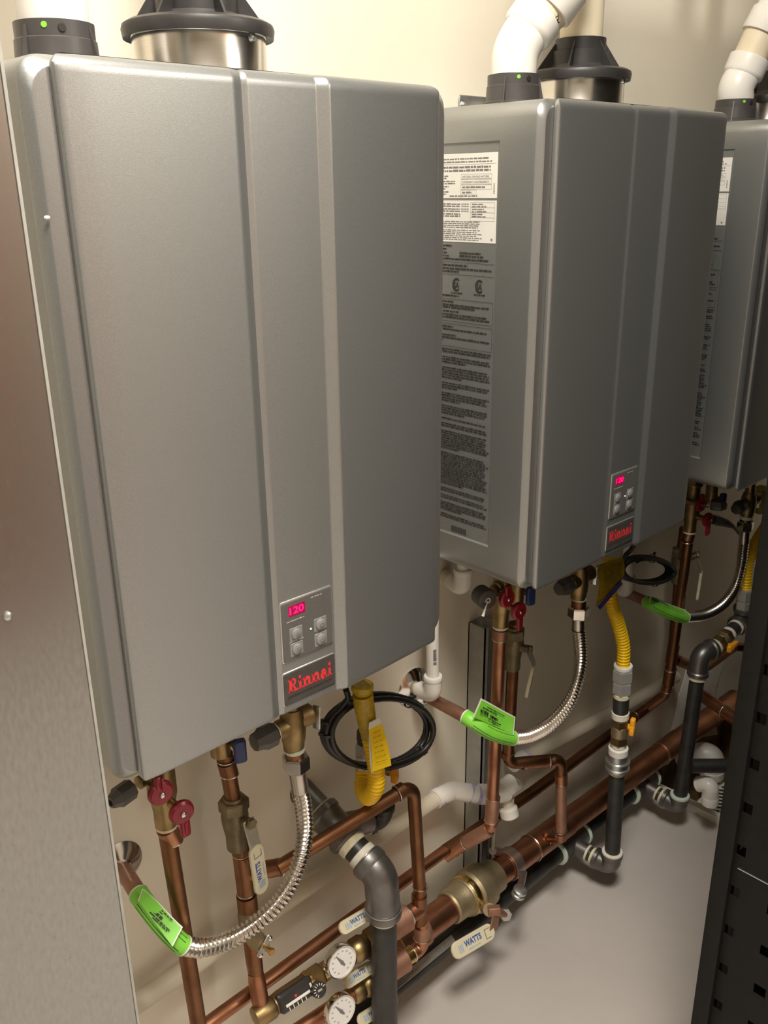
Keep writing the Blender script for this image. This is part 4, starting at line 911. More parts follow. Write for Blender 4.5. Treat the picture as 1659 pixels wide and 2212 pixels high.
for k in range(11):
    a_ = lerp((0.9794, 0.0990, 0.8351), (0.9719, 0.0880, 0.7863), k / 11); b_ = lerp((1.0361, 0.0940, 0.8323), (1.0157, 0.0820, 0.7992), k / 11); u_ = unitv(a_, b_); w_ = n2_.cross(u_)
    words(pr_, V(a_) + n2_ * .0068, u_, w_, 0, (V(b_) - V(a_)).length, 0, .0011, rn, off=.0002)
po_ = pr_.build('tag_print', 'print_dark', cd2); po_['kind'] = 'stuff'
y3 = yhose(2, 'yellow corrugated gas hose leaning to the right below the farthest heater', [(1.5881, 0.0850, 0.5970), (1.5890, 0.0880, 0.6337), (1.6063, 0.0940, 0.6677), (1.6625, 0.1040, 0.6956), (1.7441, 0.1180, 0.7231), (1.7592, 0.1270, 0.7887)], (1.5881, 0.0850, 0.5970))
MB().tube([(1.6553, 0.1100, 0.8234), (1.6707, 0.1100, 0.7621)], .0145, 18).build('wrapped_label', 'mustard_paper', y3)

# ================================================================== copper header and mixing lines
Ha, Hb = V((0.6305, 0.1850, 0.1916)), V((1.3860, 0.1850, 0.1584))
Hu = (Hb - Ha).normalized()
def along(px, py): q = V((0.9349, 0.1850, 0.1895)); q2 = V(px, 0, 0); return q
def hp(f): return Ha + (Hb - Ha) * f
hd = thing('copper_header', 'large two inch copper header pipe sloping along the wall', 'pipe', hp(.5) + Vector((0, 0, -.03)))
vm_ = (V((0.7458, 0.1850, 0.1859)) - Ha).dot(Hu)
MB().tube([hp(-.13), Ha + Hu * (vm_ - .068)], .0272, 32).build('header_tube', 'copper', hd)
MB().tube([Ha + Hu * (vm_ + .066), hp(1.62)], .0272, 32).build('header_tube', 'copper', hd)
def hx(px, py):
    q = V(PXY(px, py)); return (q - Ha).dot(Hu)
for at in ((0.9321, 0.1850, 0.1839), (1.4543, 0.1850, 0.1745)): ring(hd, Ha + Hu * (V(at) - Ha).dot(Hu), Hu, .0285, .0016)
for p0, p1 in (((0.9321, 0.1850, 0.1839), (1.0592, 0.1850, 0.1809)), ((1.4543, 0.1850, 0.1745), (1.5462, 0.1850, 0.1646))):
    MB().tube([Ha + Hu * (V(p0) - Ha).dot(Hu), Ha + Hu * (V(p1) - Ha).dot(Hu)], .0285, 32).build('header_tee', 'copper', hd)
MB().tube([lerp((0.9514, 0.1250, 0.2277), (0.9704, 0.1850, 0.1854), .58), (0.9704, 0.1850, 0.1854)], .0138, 22).build('tee_outlet', 'copper', hd)
ring(hd, Ha + Hu * (V((0.6862, 0.1850, 0.1876)) - Ha).dot(Hu), Hu, .0290, .0018)
MB().tube([hp(-.13), hp(-.04)], .0320, 30).build('end_reducer', 'copper_dusty', hd)
# big ball valve
vb = Ha + Hu * (V((0.7458, 0.1850, 0.1859)) - Ha).dot(Hu)
bv = thing('brass_valve', 'large cast brass ball valve in the copper header', 'valve', vb + Vector((0, 0, -.045)))
MB().lathe([(-.072, .0300), (-.068, .0325), (-.040, .0330), (-.034, .0360), (-.030, .0360), (-.026, .0385), (-.012, .0395), (-.006, .0440), (.018, .0455), (.030, .0440), (.038, .0380), (.046, .0345), (.066, .0335), (.070, .0300)], vb, Hu, 36).build('valve_body', 'brass_cast', bv, 30)
MB().lathe([(-.027, .0388), (-.0255, .0400), (-.014, .0402), (-.0125, .0396)], vb, Hu, 36).build('bright_band', 'brass_bright', bv)
s0 = vb + Vector((.004, -.02, -.022)); s1 = V((0.7186, 0.1200, 0.2015))
MB().tube([s0, s1], .0125, 18).build('stem_boss', 'brass_cast', bv)
MB().bbox(s1 + Vector((.006, -.006, -.001)), (.012, .009, .006), (.8, -.6, 0), (0, 0, 1), (.6, .8, 0), .002).build('stop_plate', 'copper_dusty', bv)
hexnut(bv, 'handle_nut', V((0.7522, 0.1080, 0.1759)), unitv(s0, s1), .0125, .012, 'zinc')
MB().tube([s1, V((0.7522, 0.1080, 0.1759))], .0068, 14).build('stem', 'copper_dusty', bv)
lever(bv, (0.7288, 0.1120, 0.1867), (0.7169, 0.1080, 0.1640), (0.6116, 0.1180, 0.1739), (.25, -.80, .55), None, .0150, 'copper_dusty')
# pipe clamp with its rod
ck = Ha + Hu * (V((0.8613, 0.1850, 0.1840)) - Ha).dot(Hu)
cl = thing('pipe_clamp', 'zinc split ring clamp holding the header beside the brass valve', 'clamp', ck + Vector((0, 0, -.04)))
def band(mb, c, ax, R, w, th, a0, a1, n=22):
    a, b, d = basis(ax); rows = []
    for k in range(n + 1):
        t_ = math.radians(a0 + (a1 - a0) * k / n); e = a * math.cos(t_) + b * math.sin(t_)
        rows.append([c + e * R - d * w, c + e * (R + th) - d * w, c + e * (R + th) + d * w, c + e * R + d * w])
    return mb.loft(rows, True, True)
band(MB(), ck, Hu, .0285, .0115, .0032, 0, 360, 40).build('ring_band', 'clamp_zinc', cl)
ea_ = V((0.7958, 0.1100, 0.1999)); MB().tube([ck + Vector((.01, -.028, -.012)), ea_], .0075, 14).build('ear', 'clamp_zinc', cl)
MB().lathe([(-.010, .011), (-.008, .0135), (-.002, .0135), (0, .011), (.002, .0135), (.008, .0135), (.010, .010)], ea_, (0.1, -.25, .96), 18).build('ear_bolt', 'zinc', cl)
MB().lathe([(0, .0038), (.016, .0038), (.018, .003)], ea_, (0.1, 0, -1), 10).build('bolt_tip', 'zinc', cl)
ra_ = V((0.8226, 0.2000, 0.2285)); MB().tube([ck + Vector((-.01, .018, .024)), ra_], .0085, 14).build('rod_ear', 'clamp_zinc', cl)
MB().tube([ra_, V((0.8263, 0.2000, 0.3352))], .0042, 12).build('threaded_rod', 'strut_olive', cl)

# mixing lines: two level runs with balancing valve, thermometers and ball valves
LA0, LA1 = V((0.2133, 0.1580, 0.3097)), V((0.5375, 0.1300, 0.3205))
LB0, LB1 = V((0.2776, 0.1500, 0.2306)), V((0.5447, 0.1300, 0.2284))
def mixline(name, label, a, b, r): 
    t = thing(name, label, 'pipe', a + Vector((0, 0, -.02))); pipe(t, 'tube', [a, b], r, 'copper'); return t
ma = mixline('mixing_pipe', 'upper copper pipe carrying the balancing valve and a thermometer', LA0, LA1, .0125)
def onl(a, b, q): q = V(q); u = (b - a).normalized(); return a + u * (q - a).dot(u)
for q, r_ in (((0.5135, 0.1400, 0.3085), .0170), ((0.5023, 0.1400, 0.3091), .0170)): ring(ma, onl(LA0, LA1, q), LA1 - LA0, r_, .0020)
MB().tube([onl(LA0, LA1, (0.5180, 0.1400, 0.3085)), LA1], .0150, 22).build('tee_arm', 'copper', ma)
MB().tube([LA1 + Vector((0, 0, .028)), LA1 + Vector((0, 0, -.03))], .0136, 22).build('tee_run', 'copper_dark', ma)
MB().tube([onl(LA0, LA1, (0.4469, 0.1400, 0.3175)), onl(LA0, LA1, (0.5090, 0.1400, 0.3085))], .0235, 26).build('union_body', 'copper_dusty', ma)
mb2 = mixline('mixing_pipe', 'lower copper pipe behind the lower thermometer, bent up to the branch', LB0, onl(LB0, LB1, (0.5176, 0.1400, 0.2195)), .0130)
B3 = V((0.5445, 0.1300, 0.2923))
MB().tube(fillet([onl(LB0, LB1, (0.5153, 0.1400, 0.2201)), LB1, B3], .018), .0128, 22).build('bent_tube', 'copper', mb2)
ring(mb2, V((0.5447, 0.1300, 0.2496)), (0, 0, 1), .0138, .0014); ring(mb2, onl(LB0, LB1, (0.5223, 0.1400, 0.2182)), LB1 - LB0, .0138, .0014)
MB().tube([V((0.5440, 0.1300, 0.2792)), V((0.5447, 0.1300, 0.2475))], .0142, 22).build('coupling', 'copper_dusty', mb2)
MB().tube([onl(LB0, LB1, (0.5016, 0.1400, 0.2217)), onl(LB0, LB1, (0.5223, 0.1400, 0.2182))], .0142, 22).build('bright_adapter', 'brass_bright', mb2)
MB().tube([onl(LB0, LB1, (0.4497, 0.1450, 0.2221)), onl(LB0, LB1, (0.5039, 0.1400, 0.2211))], .0215, 26).build('union_body', 'copper_dusty', mb2)
# balancing valve with sight gauge
f0, f1 = onl(LA0, LA1, (0.2201, 0.1500, 0.3165)), onl(LA0, LA1, (0.3241, 0.1500, 0.3230)); fu = (f1 - f0).normalized()
bl = thing('balancing_valve', 'brass flow balancing valve with a black sight gauge at the bottom edge', 'valve', f0 + Vector((0, 0, -.02)))
MB().lathe([(-.012, .0155), (0, .0175), (.018, .0175), (.022, .0150), (.034, .0165), (.080, .0165), (.084, .0150)], f0, fu, 26).build('valve_body', 'brass', bl)
hexnut(bl, 'end_nut', f0 + fu * .100, fu, .0195, .022, 'brass'); MB().lathe([(.080, .0175), (.088, .0185), (.094, .0165), (.112, .0150), (.124, .0150)], f0, fu, 24).build('union_end', 'brass_bright', bl)
nf = Vector((.30, -.80, .52)); nf = (nf - fu * nf.dot(fu)).normalized(); vf = nf.cross(fu)
sgc = f0 + fu * .055 + nf * .0135
sg = MB().bbox(sgc, (.031, .0145, .006), fu, vf, nf, .004).build('sight_gauge', 'black_plastic', bl)
MB().bbox(sgc + nf * .006 - vf * .0055, (.022, .0022, .0006), fu, vf, nf, .0008).build('scale_window', 'paper_white', sg)
for k in range(5): MB().box(sgc + nf * .0062 - vf * .0112 + fu * (-.018 + k * .0075), (.0006, .0026, .0003), fu, vf, nf).build('scale_tick', 'paper_white', sg)
MB().bbox(sgc + nf * .0062 + vf * .0005 - fu * .002, (.002, .002, .0006), fu, vf, nf, .0008).build('flow_marker', 'brand_red', sg)
MB().bbox(sgc + nf * .0062 - vf * .001 + fu * .026, (.0016, .0058, .0006), fu, vf, nf, .001).build('gauge_end_mark', 'paper_white', sg)
kn = onl(LA0, LA1, (0.3088, 0.1500, 0.3210)) + nf * .018 - vf * .010
kb_ = MB().lathe([(-.014, .009), (0, .0105), (.002, .0120), (.009, .0120), (.011, .010)], kn, nf, 24).build('dial_knob', 'black_plastic', bl)
for k in range(9):
    a_ = math.radians(20 + k * 26); e_ = fu * math.cos(a_) + vf * math.sin(a_)
    MB().box(kn + nf * .0112 + e_ * .0088, (.0018, .0005, .0003), e_, nf.cross(e_), nf).build('dial_tick', 'paper_white', kb_)
MB().bbox(kn + nf * .0115, (.0040, .0016, .0012), fu, vf, nf, .001).build('dial_slot', 'strut_zinc', kb_)
# thermometers
def thermometer(label, c, back, ang):
    c, back = V(c), V(back); n = Vector((-.10, -.97, .20)).normalized(); u = Vector((0, 0, 1)).cross(n).normalized() * 1.0; u = Vector((n.y * -1, n.x, 0)).normalized(); v = n.cross(u)
    if v.z < 0: u, v = -u, -v
    t = thing('thermometer', label, 'gauge', c - v * .026 , 'dial thermometers')
    MB().lathe([(-.012, .0225), (-.010, .0262), (.001, .0266), (.0025, .0258), (.0022, .0240), (.0005, .0240)], c, n, 40).build('gauge_case', 'chrome', t)
    fc = MB().lathe([(.0, .0242), (.0010, .0242)], c, n, 40).build('gauge_face', 'gauge_face', t)
    MB().tube([c - n * .012, back], .0068, 14).build('gauge_stem', 'brass_bright', t)
    hexnut(t, 'stem_hex', lerp(c - n * .012, back, .55), back - c, .0095, .010, 'brass_bright')
    for k in range(12):
        a_ = math.radians(-60 + k * 300 / 11); e_ = u * math.sin(a_ - math.pi * .0) + v * math.cos(a_)
        e_ = u * math.sin(math.radians(-150 + k * 300 / 11)) + v * math.cos(math.radians(-150 + k * 300 / 11))
        MB().bbox(c + n * .0012 + e_ * .0175, (.0016, .0012, .0001), u, v, n, .0004).build('dial_mark', 'print_light', fc)
    e_ = u * math.sin(math.radians(ang)) + v * math.cos(math.radians(ang)); s_ = n.cross(e_)
    nd = MB().prism([(-.008, -.0013), (.0, -.0024), (.018, -.0004), (.018, .0004), (.0, .0024), (-.008, .0013)], c + n * .0016, e_, s_, n * .0005).build('needle', 'print_grey', t)
    MB().lathe([(.0015, .0030), (.0026, .0026)], c, n, 14).build('needle_hub', 'print_grey', t)
thermometer('upper round white dial thermometer on the upper mixing pipe', (0.3392, 0.1050, 0.3651), onl(LA0, LA1, (0.3608, 0.1500, 0.3209)), -30)
thermometer('lower round white dial thermometer at the bottom edge', (0.3345, 0.1050, 0.2673), onl(LB0, LB1, (0.3566, 0.1500, 0.2184)), -32)
def small_valve(label, a, b, q, piv, kink, end, n):
    c = onl(a, b, q); u = (b - a).normalized()
    t = thing('ball_valve', label, 'valve', c + Vector((0, 0, -.02)), 'small ball valves on the mixing pipes')
    MB().lathe([(-.034, .0150), (-.030, .0178), (-.016, .0178), (-.012, .0160), (-.006, .0205), (.010, .0205), (.016, .0160), (.030, .0172), (.034, .0150)], c, u, 26).build('valve_body', 'brass', t)
    lever(t, piv, kink, end, n, c, .0105)
nA = (.30, -.78, .55)
small_valve('small ball valve with ivory lever above the upper thermometer', LA0, LA1, (0.4356, 0.1450, 0.3119), (0.4484, 0.1280, 0.3817), (0.4319, 0.1280, 0.3899), (0.3582, 0.1300, 0.3965), nA)
small_valve('small ball valve with ivory lever between the two thermometers', LA0, LA1, (0.4045, 0.1500, 0.3037), (0.4486, 0.1350, 0.2635), (0.4316, 0.1350, 0.2660), (0.3637, 0.1300, 0.2812), nA)
small_valve('small ball valve with ivory lever right of the lower thermometer', LB0, LB1, (0.4227, 0.1450, 0.2199), (0.4802, 0.1350, 0.1525), (0.4689, 0.1350, 0.1539), (0.3910, 0.1300, 0.1764), nA)

# ================================================================== plastic pipes
def intake(label, pts, sock, r=.0305, m='pvc_white', grp='white intake vent pipes'):
    t = thing('intake_pipe', label, 'pipe', pts[0], grp)
    return t
# straight intake of the nearest heater
t = intake('straight white PVC intake pipe rising from the nearest heater', [(.065, .122, Z1 + .038)], None)
MB().lathe([(0, .0308), (.06, .0308), (.22, .0308)], (.065, .122, Z1 + .0375), (0, 0, 1), 36).build('lower_pipe', 'pvc_white', t)
MB().lathe([(0, .0335), (.002, .0352), (.05, .0352)], (.065, .122, Z1 + .23), (0, 0, 1), 36).build('coupling', 'pvc_white', t)
MB().tube([(.065, .122, Z1 + .25), (.065, .122, CEIL)], .0302, 30).build('upper_pipe', 'pvc_cream', t)
def bent_intake(label, dx, ups, grp):
    a = V(.065 + dx, .122, Z1 + .0375); P1, S0, S1, P2, P3 = [V(q) for q in ups]
    t = thing('intake_pipe', label, 'pipe', a, grp)
    d = (S1 - S0).normalized()
    MB().tube(fillet([a, P1, S0 + d * .004], .06, 10), .0308, 34).build('elbow_body', 'pvc_white', t)
    L = (S1 - S0).length
    MB().lathe([(-.003, .0308), (.0, .0342), (.004, .0352), (L - .001, .0356), (L, .0348), (L, .0312), (L - .008, .0306)], S0, d, 36).build('elbow_socket', 'pvc_white', t)
    sd = Vector((-d.z, 0, d.x)).normalized()
    MB().prism([(0, 0), (.024, 0), (.024, .005)], S0 - d * .020 + sd * .0300, d, sd, (0, .0025, 0)).build('socket_rib', 'pvc_white', t)
    MB().torus(S1, d, .0306, .0006, 34, 6).build('joint_line', 'print_grey', t)
    d2 = (P2 - S1).normalized()
    MB().tube([S1 - d * .006, P2 + d2 * .01], .0300, 30).build('pipe_length', 'pvc_cream', t)
    d3 = (P3 - P2).normalized()
    MB().lathe([(0, .0306), (.0, .0348), (.001, .0354), (.036, .0352), (.040, .032)], P2, d3, 36).build('upper_socket', 'pvc_white', t)
    MB().tube(fillet([P2 + d3 * .03, P3, V(P3.x, P3.y, CEIL)], .07, 10), .0308, 30).build('upper_elbow', 'pvc_white', t)
    return t, S1, P2, d2
t2, p1_, p2_, d_ = bent_intake('white PVC intake pipe with angled elbow on the middle heater', UNIT[1], [(0.7099, 0.1220, 1.6617), (0.7270, 0.1180, 1.6860), (0.7428, 0.1120, 1.7055), (0.7564, 0.1060, 1.7149), (0.7815, 0.0850, 1.7555)], 'white intake vent pipes')
tx = MB(); cc = (p1_ + p2_) / 2; nv = (V(cam.location) - cc); nv = (nv - d_ * nv.dot(d_)).normalized(); ss = d_.cross(nv); nv2 = (nv * .8 + ss * .6).normalized(); s2 = d_.cross(nv2)
text_mb(tx, 'TM', cc + nv2 * .0301 - s2 * .008 - d_ * .004, s2, nv2.cross(s2), .010, .0006, .01); tx.build('pipe_print', 'print_dark', t2)
bent_intake('white PVC intake pipe with angled elbow on the farthest heater, at the photo edge', UNIT[2], [(1.3389, 0.1220, 1.6528), (1.3520, 0.1180, 1.6728), (1.3605, 0.1120, 1.7005), (1.3676, 0.1000, 1.7373), (1.3866, 0.0800, 1.7985)], 'white intake vent pipes')
for i, dx in enumerate(UNIT):
    t = thing('exhaust_pipe', ['cream PVC exhaust pipe above the nearest heater', 'cream PVC exhaust pipe rising from the black adapter of the middle heater', 'cream PVC exhaust pipe above the farthest heater'][i], 'pipe', V(.215 + dx, .122, Z1 + .07), 'cream exhaust vent pipes')
    MB().tube([(.215 + dx, .122, Z1 + .0935), (.215 + dx, .122, CEIL)], .0302, 30).build('vent_tube', 'pvc_cream', t)
    MB().lathe([(0, .0335), (.003, .036), (.007, .036), (.010, .032)], (.215 + dx, .122, CEIL - .02), (0, 0, 1), 30).build('ceiling_collar', 'pvc_white', t)
# condensate drops
def cdrop(label, a, b, w, esc=True, code=True, src=None):
    a, b, w = V(a), V(b), V(w)
    t = thing('condensate_drain', label, 'pipe', b, 'white condensate drains')
    MB().tube([a, b], .0108, 22).build('drop_pipe', 'pvc_white', t)
    if src: MB().tube(fillet([a, V(a.x, a.y, .90), V(src[0], a.y, .90), V(src)], .02), .0108, 20).build('feed_pipe', 'pvc_white', t)
    e = MB().tube(fillet([b + Vector((0, 0, .004)), b + Vector((0, 0, -.030)), lerp(b + Vector((0, 0, -.030)), w, .62)], .018), .0155, 26).build('drain_elbow', 'pvc_white', t)
    MB().lathe([(-.003, .0150), (0, .0165), (.006, .0165), (.008, .0155)], b, (0, 0, 1), 26).build('elbow_lip', 'pvc_white', e)
    MB().tube([lerp(b + Vector((0, 0, -.03)), w, .55), w], .0120, 20).build('wall_stub', 'pvc_cream', t)
    if esc: MB().lathe([(0, .036), (.002, .036), (.006, .030), (.010, .019), (.013, .0135)], V(w.x, WY, w.z), (0, -1, 0), 36).build('escutcheon', 'chrome', t)
    if code:
        m_ = MB(); n = Vector((-.45, -.89, 0)); u = Vector((.89, -.45, 0))
        for k in range(9): m_.box(lerp(a, b, .22 + k * .038 + (.03 if k > 6 else 0)) + n * .0107, (.0028, .0013 if k % 3 else .0020, .0003), u, (0, 0, 1), n)
        o_ = m_.build('printed_code', 'print_grey', t); o_['kind'] = 'stuff'
    return t
cdrop('white condensate drain with chrome wall flange right of the nearest heater', (0.6460, 0.2050, 0.7743), (0.6479, 0.2050, 0.6948), (0.6527, 0.2580, 0.6555), src=(.425, .205, .9335))
cdrop('short white condensate elbow below the left corner of the middle heater', (0.7203, 0.2050, 0.8921), (0.7208, 0.2050, 0.8722), (0.7333, 0.2580, 0.8472), False, False)
cdrop('white condensate elbow behind the mustard tag of the middle heater', (1.2614, 0.2100, 0.7421), (1.2721, 0.2100, 0.6820), (1.2853, 0.2580, 0.6512), False, False, (1.07, .21, .9335))
# drain line along the wall
dl = thing('drain_pipe', 'pale plastic drain pipe running low along the wall', 'pipe', V(.45, .235, .38))
D0, D1, D2, D3 = V(-.02, .232, .395), (0.6944, 0.2320, 0.4109), (0.7244, 0.2240, 0.4140), (0.7632, 0.1970, 0.3994)
MB().tube([D0, D1], .0150, 22).build('left_tube', 'pvc_painted', dl)
MB().tube(fillet([lerp(D0, D1, .985), D1, D2, D3], .02), .0178, 24).build('bend', 'pvc_white', dl)
MB().tube([(0.6944, 0.2320, 0.4109), (0.7047, 0.2320, 0.4086)], .0186, 24).build('primer_band', 'primer_purple', dl)
for a_, b_ in (((0.7506, 0.2060, 0.4044), (0.7691, 0.1950, 0.3963)),): MB().tube([a_, b_], .0182, 24).build('primer_band', 'primer_purple', dl)
MB().tube([(0.7691, 0.1950, 0.3973), (0.7891, 0.1840, 0.3926)], .0196, 24).build('coupling', 'pvc_white', dl)
MB().tube([(0.7891, 0.1840, 0.3926), (0.8250, 0.1720, 0.3885)], .0200, 24).build('wye_body', 'pvc_white', dl)
MB().tube([(0.8204, 0.1730, 0.3926), (0.8332, 0.1700, 0.4003), (0.8530, 0.1680, 0.3878)], .0190, 24, True, [.021, .0195, .011]).build('wye_cap', 'pvc_white', dl)
MB().torus((0.8249, 0.1720, 0.3896), unitv((0.7891, 0.1840, 0.3926), (0.8250, 0.1720, 0.3885)), .0205, .0010, 24, 6).build('joint_line', 'print_grey', dl)
MB().tube([(0.8288, 0.1720, 0.3713), (0.8252, 0.1680, 0.3472)], .0120, 20).build('branch_tube', 'pvc_painted', dl)
MB().lathe([(0, .0135), (.004, .0185), (.020, .0185), (.024, .014), (.028, .008)], (0.8234, 0.1680, 0.3547), (0.02, -.3, -1), 24).build('cleanout_cap', 'pvc_white', dl)
dr = thing('drain_pipe', 'pale plastic pipe along the wall behind the middle gas riser', 'pipe', V(1.2, .235, .34))
MB().tube([(0.9333, 0.2320, 0.3697), (1.3241, 0.2320, 0.3244), (1.5847, 0.2320, 0.3019)], .0150, 22).build('tube', 'pvc_painted', dr)
MB().tube([(0.9179, 0.2320, 0.3729), (0.9518, 0.2320, 0.3684)], .0178, 22).build('end_socket', 'pvc_white', dr)
MB().tube([(0.9518, 0.2320, 0.3684), (0.9612, 0.2320, 0.3671)], .0180, 22).build('primer_band', 'primer_purple', dr)

# ================================================================== strut, cable coils
zt_ = (0.7963, 0.2190, 0.7296)[2]; xs0 = (0.8017, 0.2190, 0.5931)[0]
st = MB(); w_ = .041
for x0, x1, y0, y1 in ((xs0, xs0 + .0026, .219, .2598), (xs0 + w_ - .0026, xs0 + w_, .219, .2598), (xs0, xs0 + w_, .2572, .2598), (xs0, xs0 + .0095, .219, .2216), (xs0 + w_ - .0095, xs0 + w_, .219, .2216)):
    st.box(((x0 + x1) / 2, (y0 + y1) / 2, zt_ / 2), ((x1 - x0) / 2, (y1 - y0) / 2, zt_ / 2))
single(st, 'strut_channel', 'strut_zinc', 'grey steel strut channel standing against the wall behind the copper risers', 'channel', (xs0 + w_ / 2, .24, 0))
def coil(label, c, ax_r, ax_t, tilt, lead, ties, n=3, seed=1, rr=.0046):
    rn = random.Random(seed); c, A, B = V(c), V(ax_r) - V(c), V(ax_t) - V(c); t_ = thing('cable_coil', label, 'cable', c - Vector((0, 0, abs(B.z))), 'coiled black cables')
    N = A.cross(B).normalized()
    pts = []
    for k in range(n * 40 + 1):
        th = 2 * math.pi * k / 40 + 2.2; lp = k // 40
        s = 1 + .045 * math.sin(th * 1.3 + lp * 2.1) - .02 * lp
        pts.append(c + A * math.cos(th) * s + B * math.sin(th) * s + N * (.006 * math.sin(th * .5 + lp) + .004 * lp))
    o = MB().tube(pts, rr, 12).build('cable', 'black_rubber', t_)
    pts2 = []
    for k in range(n * 40 + 1):
        th = 2 * math.pi * k / 40 + .8; lp = k // 40
        s = 1.03 + .03 * math.sin(th * .7 + lp * 1.3 + 1) - .025 * lp
        pts2.append(c + A * math.cos(th) * s + B * math.sin(th) * s + N * (.006 * math.cos(th * .5 + lp) - .006 - .003 * lp))
    MB().tube(pts2, rr, 12).build('cable', 'black_rubber', t_)
    MB().tube(spline(lead, 8), rr, 12).build('cable_end', 'black_rubber', t_)
    for a_ in ties:
        a_ = math.radians(a_); p = c + A * math.cos(a_) + B * math.sin(a_); tg_ = (-A * math.sin(a_) + B * math.cos(a_)).normalized()
        tie = MB(); band(tie, p, tg_, .0082, .0020, .0012, 0, 360, 20); e_ = (A * math.cos(a_) + B * math.sin(a_)).normalized()
        tie.box(p + e_ * .0118, (.004, .0025, .002), e_, tg_, e_.cross(tg_)); tie.build('cable_tie', 'black_plastic', t_)
    return t_
coil('coiled black cable hanging below the nearest heater', (0.4747, 0.1500, 0.6953), (0.5848, 0.1500, 0.6435), (0.4836, 0.1500, 0.7553), 0, [(0.3952, 0.1400, 0.8104), (0.4025, 0.1450, 0.7911), (0.3958, 0.1480, 0.7818), (0.3818, 0.1500, 0.7691)], (62, -32, 182), 2, 1)
cl2 = MB().tube(spline([(0.3731, 0.1500, 0.7534), (0.3631, 0.1500, 0.7659), (0.3496, 0.1480, 0.7730)], 8), .0046, 12); cl2.build('loose_end', 'black_rubber', bpy.data.objects['cable_coil'])
coil('coiled black cable hanging below the middle heater', (1.2215, 0.1400, 0.7405), (1.3285, 0.1400, 0.7038), (1.2203, 0.1400, 0.7688), 0, [(1.1292, 0.1200, 0.8316), (1.1313, 0.1300, 0.8144), (1.1240, 0.1350, 0.8052), (1.1274, 0.1380, 0.7914)], (80, -70), 2, 2, .0046)
pl = thing('power_plug', 'black cable with a plug end below the farthest heater', 'cable', (1.4843, 0.1200, 0.7805))
MB().tube(spline([(1.4489, 0.1200, 0.7965), (1.5004, 0.1200, 0.7761), (1.5602, 0.1200, 0.7487), (1.6509, 0.1350, 0.6961), (1.7959, 0.1550, 0.6296)], 8), .0042, 12).build('cable', 'black_rubber', pl)
MB().tube([(1.4439, 0.1200, 0.8000), (1.4715, 0.1200, 0.7894), (1.5193, 0.1200, 0.7699), (1.5547, 0.1200, 0.7524)], .009, 14, True, [.0105, .0115, .009, .005]).build('plug_body', 'black_plastic', pl)

# ================================================================== right side: floor sink, pipes, sheeting
sk = thing('floor_sink', 'white floor sink with rust stained basin and slotted grate at the far right', 'sink', V((SX0 + SX1) / 2, -.02, -.12))
MB().box((SX0 + .010, -.02, .008), (.010, .279, .012)).build('curb', 'sink_white', sk)
MB().box((SX1 - .010, -.02, .008), (.010, .279, .012)).build('curb', 'sink_white', sk)
MB().box(((SX0 + SX1) / 2, SY0 + .012, .008), ((SX1 - SX0) / 2 - .022, .010, .012)).build('curb', 'sink_white', sk)
bs = MB()
bs.box(((SX0 + SX1) / 2, -.02, -.135), ((SX1 - SX0) / 2 - .001, .2785, .006))
bs.box((SX0 + .0245, -.02, -.065), (.004, .278, .064)); bs.box((SX1 - .0245, -.02, -.065), (.004, .278, .064)); bs.box(((SX0 + SX1) / 2, .2545, -.065), ((SX1 - SX0) / 2 - .03, .004, .064))
bs.build('basin', 'sink_rust', sk)
gx, gy = (1.5678, 0.0620, -0.0300)[0] + .06, (1.5678, 0.0620, -0.0300)[1]
gr = MB().bbox((gx, gy, -.034), (.085, .075, .004), r=.006).build('grate', 'sink_white', sk)
for k in range(9):
    for s_ in (-1, 1): MB().box((gx - .072 + k * .018, gy + .034 * s_, -.0298), (.0040, .026, .0004), (.82, .57, 0), (-.57, .82, 0)).build('grate_slot', 'print_dark', gr)
MB().tube([(gx, gy, -.13), (gx, gy, -.038)], .05, 24).build('grate_post', 'sink_white', sk)
def elbow_pipe(label, pts, r, m='pvc_white', R=.04, nm='drain_outlet', grp=None):
    t_ = thing(nm, label, 'pipe', pts[-1], grp); MB().tube(fillet(pts, R, 10), r, 28).build('bent_tube', m, t_)
    d_ = unitv(pts[-1], pts[-2]); MB().lathe([(0, r * .9), (.0005, r * 1.06), (.022, r * 1.06), (.024, r)], pts[-1], d_, 28).build('end_socket', m, t_); return t_
elbow_pipe('glossy white PVC elbow emptying over the floor sink', [(1.4154, 0.0600, 0.1517), (1.4139, 0.0300, 0.1711), (1.4207, 0.0300, 0.1125)], .0185, R=.028)
elbow_pipe('tall white PVC drain bend behind the black riser', [V((1.7337, 0.2000, 0.0086)) + Vector((-.08, .02, .0)), (1.6803, 0.1500, 0.0818), (1.6891, 0.1500, -0.0107)], .0300, R=.035)
bh = MB().tube([(1.3859, 0.0700, 0.2136), (1.4970, -0.0400, 0.2139)], .0165, 20)
single(bh, 'black_pipe', 'black_iron', 'short level black pipe crossing in front of the floor sink', 'pipe', (1.4342, 0.0400, 0.1955))
cr = thing('return_pipe', 'copper pipe pointing forward behind the farthest gas riser with a shiny elbow', 'pipe', (1.4898, 0.0200, 0.1802))
MB().tube(fillet([(1.5877, 0.1800, 0.2821), (1.5482, 0.0400, 0.2750), (1.5661, 0.0400, 0.0761)], .02), .0150, 22).build('tube', 'copper', cr)
MB().tube([(1.5630, 0.0850, 0.2750), (1.5519, 0.0440, 0.2741)], .0175, 22).build('elbow_fitting', 'copper', cr)
ring(cr, (1.5630, 0.0850, 0.2750), unitv((1.5877, 0.1800, 0.2821), (1.5482, 0.0400, 0.2750)), .0172)
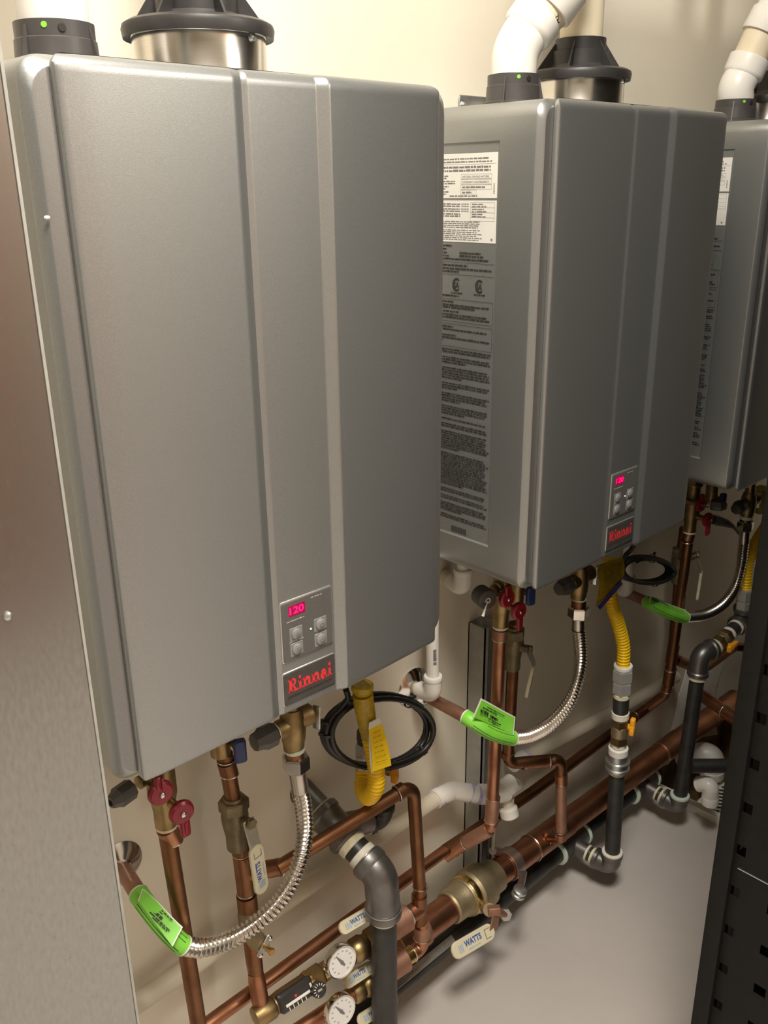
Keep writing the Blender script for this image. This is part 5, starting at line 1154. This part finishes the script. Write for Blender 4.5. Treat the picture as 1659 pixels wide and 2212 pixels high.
# folded white sheeting
fs_ = thing('plastic_sheet', 'folded white plastic sheeting behind the pipes at the far right', 'sheet', V(1.86, .20, .02))
za, zb_ = .02, V((1.8338, 0.2200, 0.3050))[2]
xx = [1.66, 1.71, 1.76, 1.83, 1.90, 1.97, 2.06]; yy = [.250, .228, .248, .222, .246, .226, .250]
m_ = MB(); rows = []
for j in range(8):
    f = j / 7; rows.append([Vector((x + .10 * (1 - f) * (k - 3) / 6 + .03 * math.sin(f * 3 + k), y + .012 * math.sin(f * 4 + k * 1.7), za + (zb_ - za) * f)) for k, (x, y) in enumerate(zip(xx, yy))])
fr_ = rows; bk = [[p + Vector((0, .003, 0)) for p in r_] for r_ in rows]
m_.loft([a_ + b_[::-1] for a_, b_ in zip(fr_, bk)], True, True); m_.build('sheet_folds', 'sheet_white', fs_, 20)
# ================================================================== black perforated rack in the right foreground
rk = thing('perforated_rack', 'black steel rack with square perforations in the right foreground', 'rack', V(.72, -.52, 0))
RX = .70; zt = 2.0; RW = 1.6  # unseen height and width of the rack stretched to darken the heaters' reflections
MB().bbox((RX + .001, -.3115, zt / 2), (.0125, .0125, zt / 2), r=.002).build('corner_post', 'rack_black', rk)
# side panel: a grid of bars leaving square holes
pn = MB(); yc = [-.329 - .056 * k for k in range(8)]; zc = [.346 + .0705 * k for k in range(-4, 23)]
hy, hz = .0085, .0085
y_hi, y_lo = -.322, -.80
cols = []; prev = y_hi
for y in yc: cols.append((prev, y + hy)); prev = y - hy
cols.append((prev, y_lo))
for a_, b_ in cols: pn.box((RX, (a_ + b_) / 2, zt / 2), (.0008, abs(a_ - b_) / 2, zt / 2 - .01))
for y in yc:
    pz = .02
    for z in zc + [None]:
        top = (z - hz) if z is not None else zt - .02
        if top > pz: pn.box((RX, y, (pz + top) / 2), (.0008, hy, (top - pz) / 2))
        if z is not None: pz = z + hz
po = pn.build('side_panel', 'rack_black', rk); po['kind'] = 'stuff'
MB().box((RX + RW / 2, -.3025, zt / 2), (RW / 2 - .012, .0015, zt / 2 - .012)).build('added_rear_panel', 'rack_black', rk)  # unseen black back, added for a dark reflection in the heater fronts
MB().box((RX + .06, -.55, zt / 2), (.0012, .225, zt / 2 - .025)).build('hole_shade', 'rack_black', rk)  # black sheet behind the holes stands in for the shade inside
for k, z in enumerate((.05, .588, 1.0, 1.5, 1.98)): MB().bbox((RX + RW / 2, -.55, z), (RW / 2 - .004, .235, .010), r=.002).build('shelf', 'rack_black', rk)
MB().box((RX - .0012, -.55, .5985), (.0006, .22, .0007)).build('shelf_edge', 'zinc', rk)
for x, y in ((RX + .001, -.79), (RX + RW, -.79), (RX + RW, -.3115)): MB().bbox((x, y, zt / 2), (.0125, .0125, zt / 2), r=.002).build('corner_post', 'rack_black', rk)
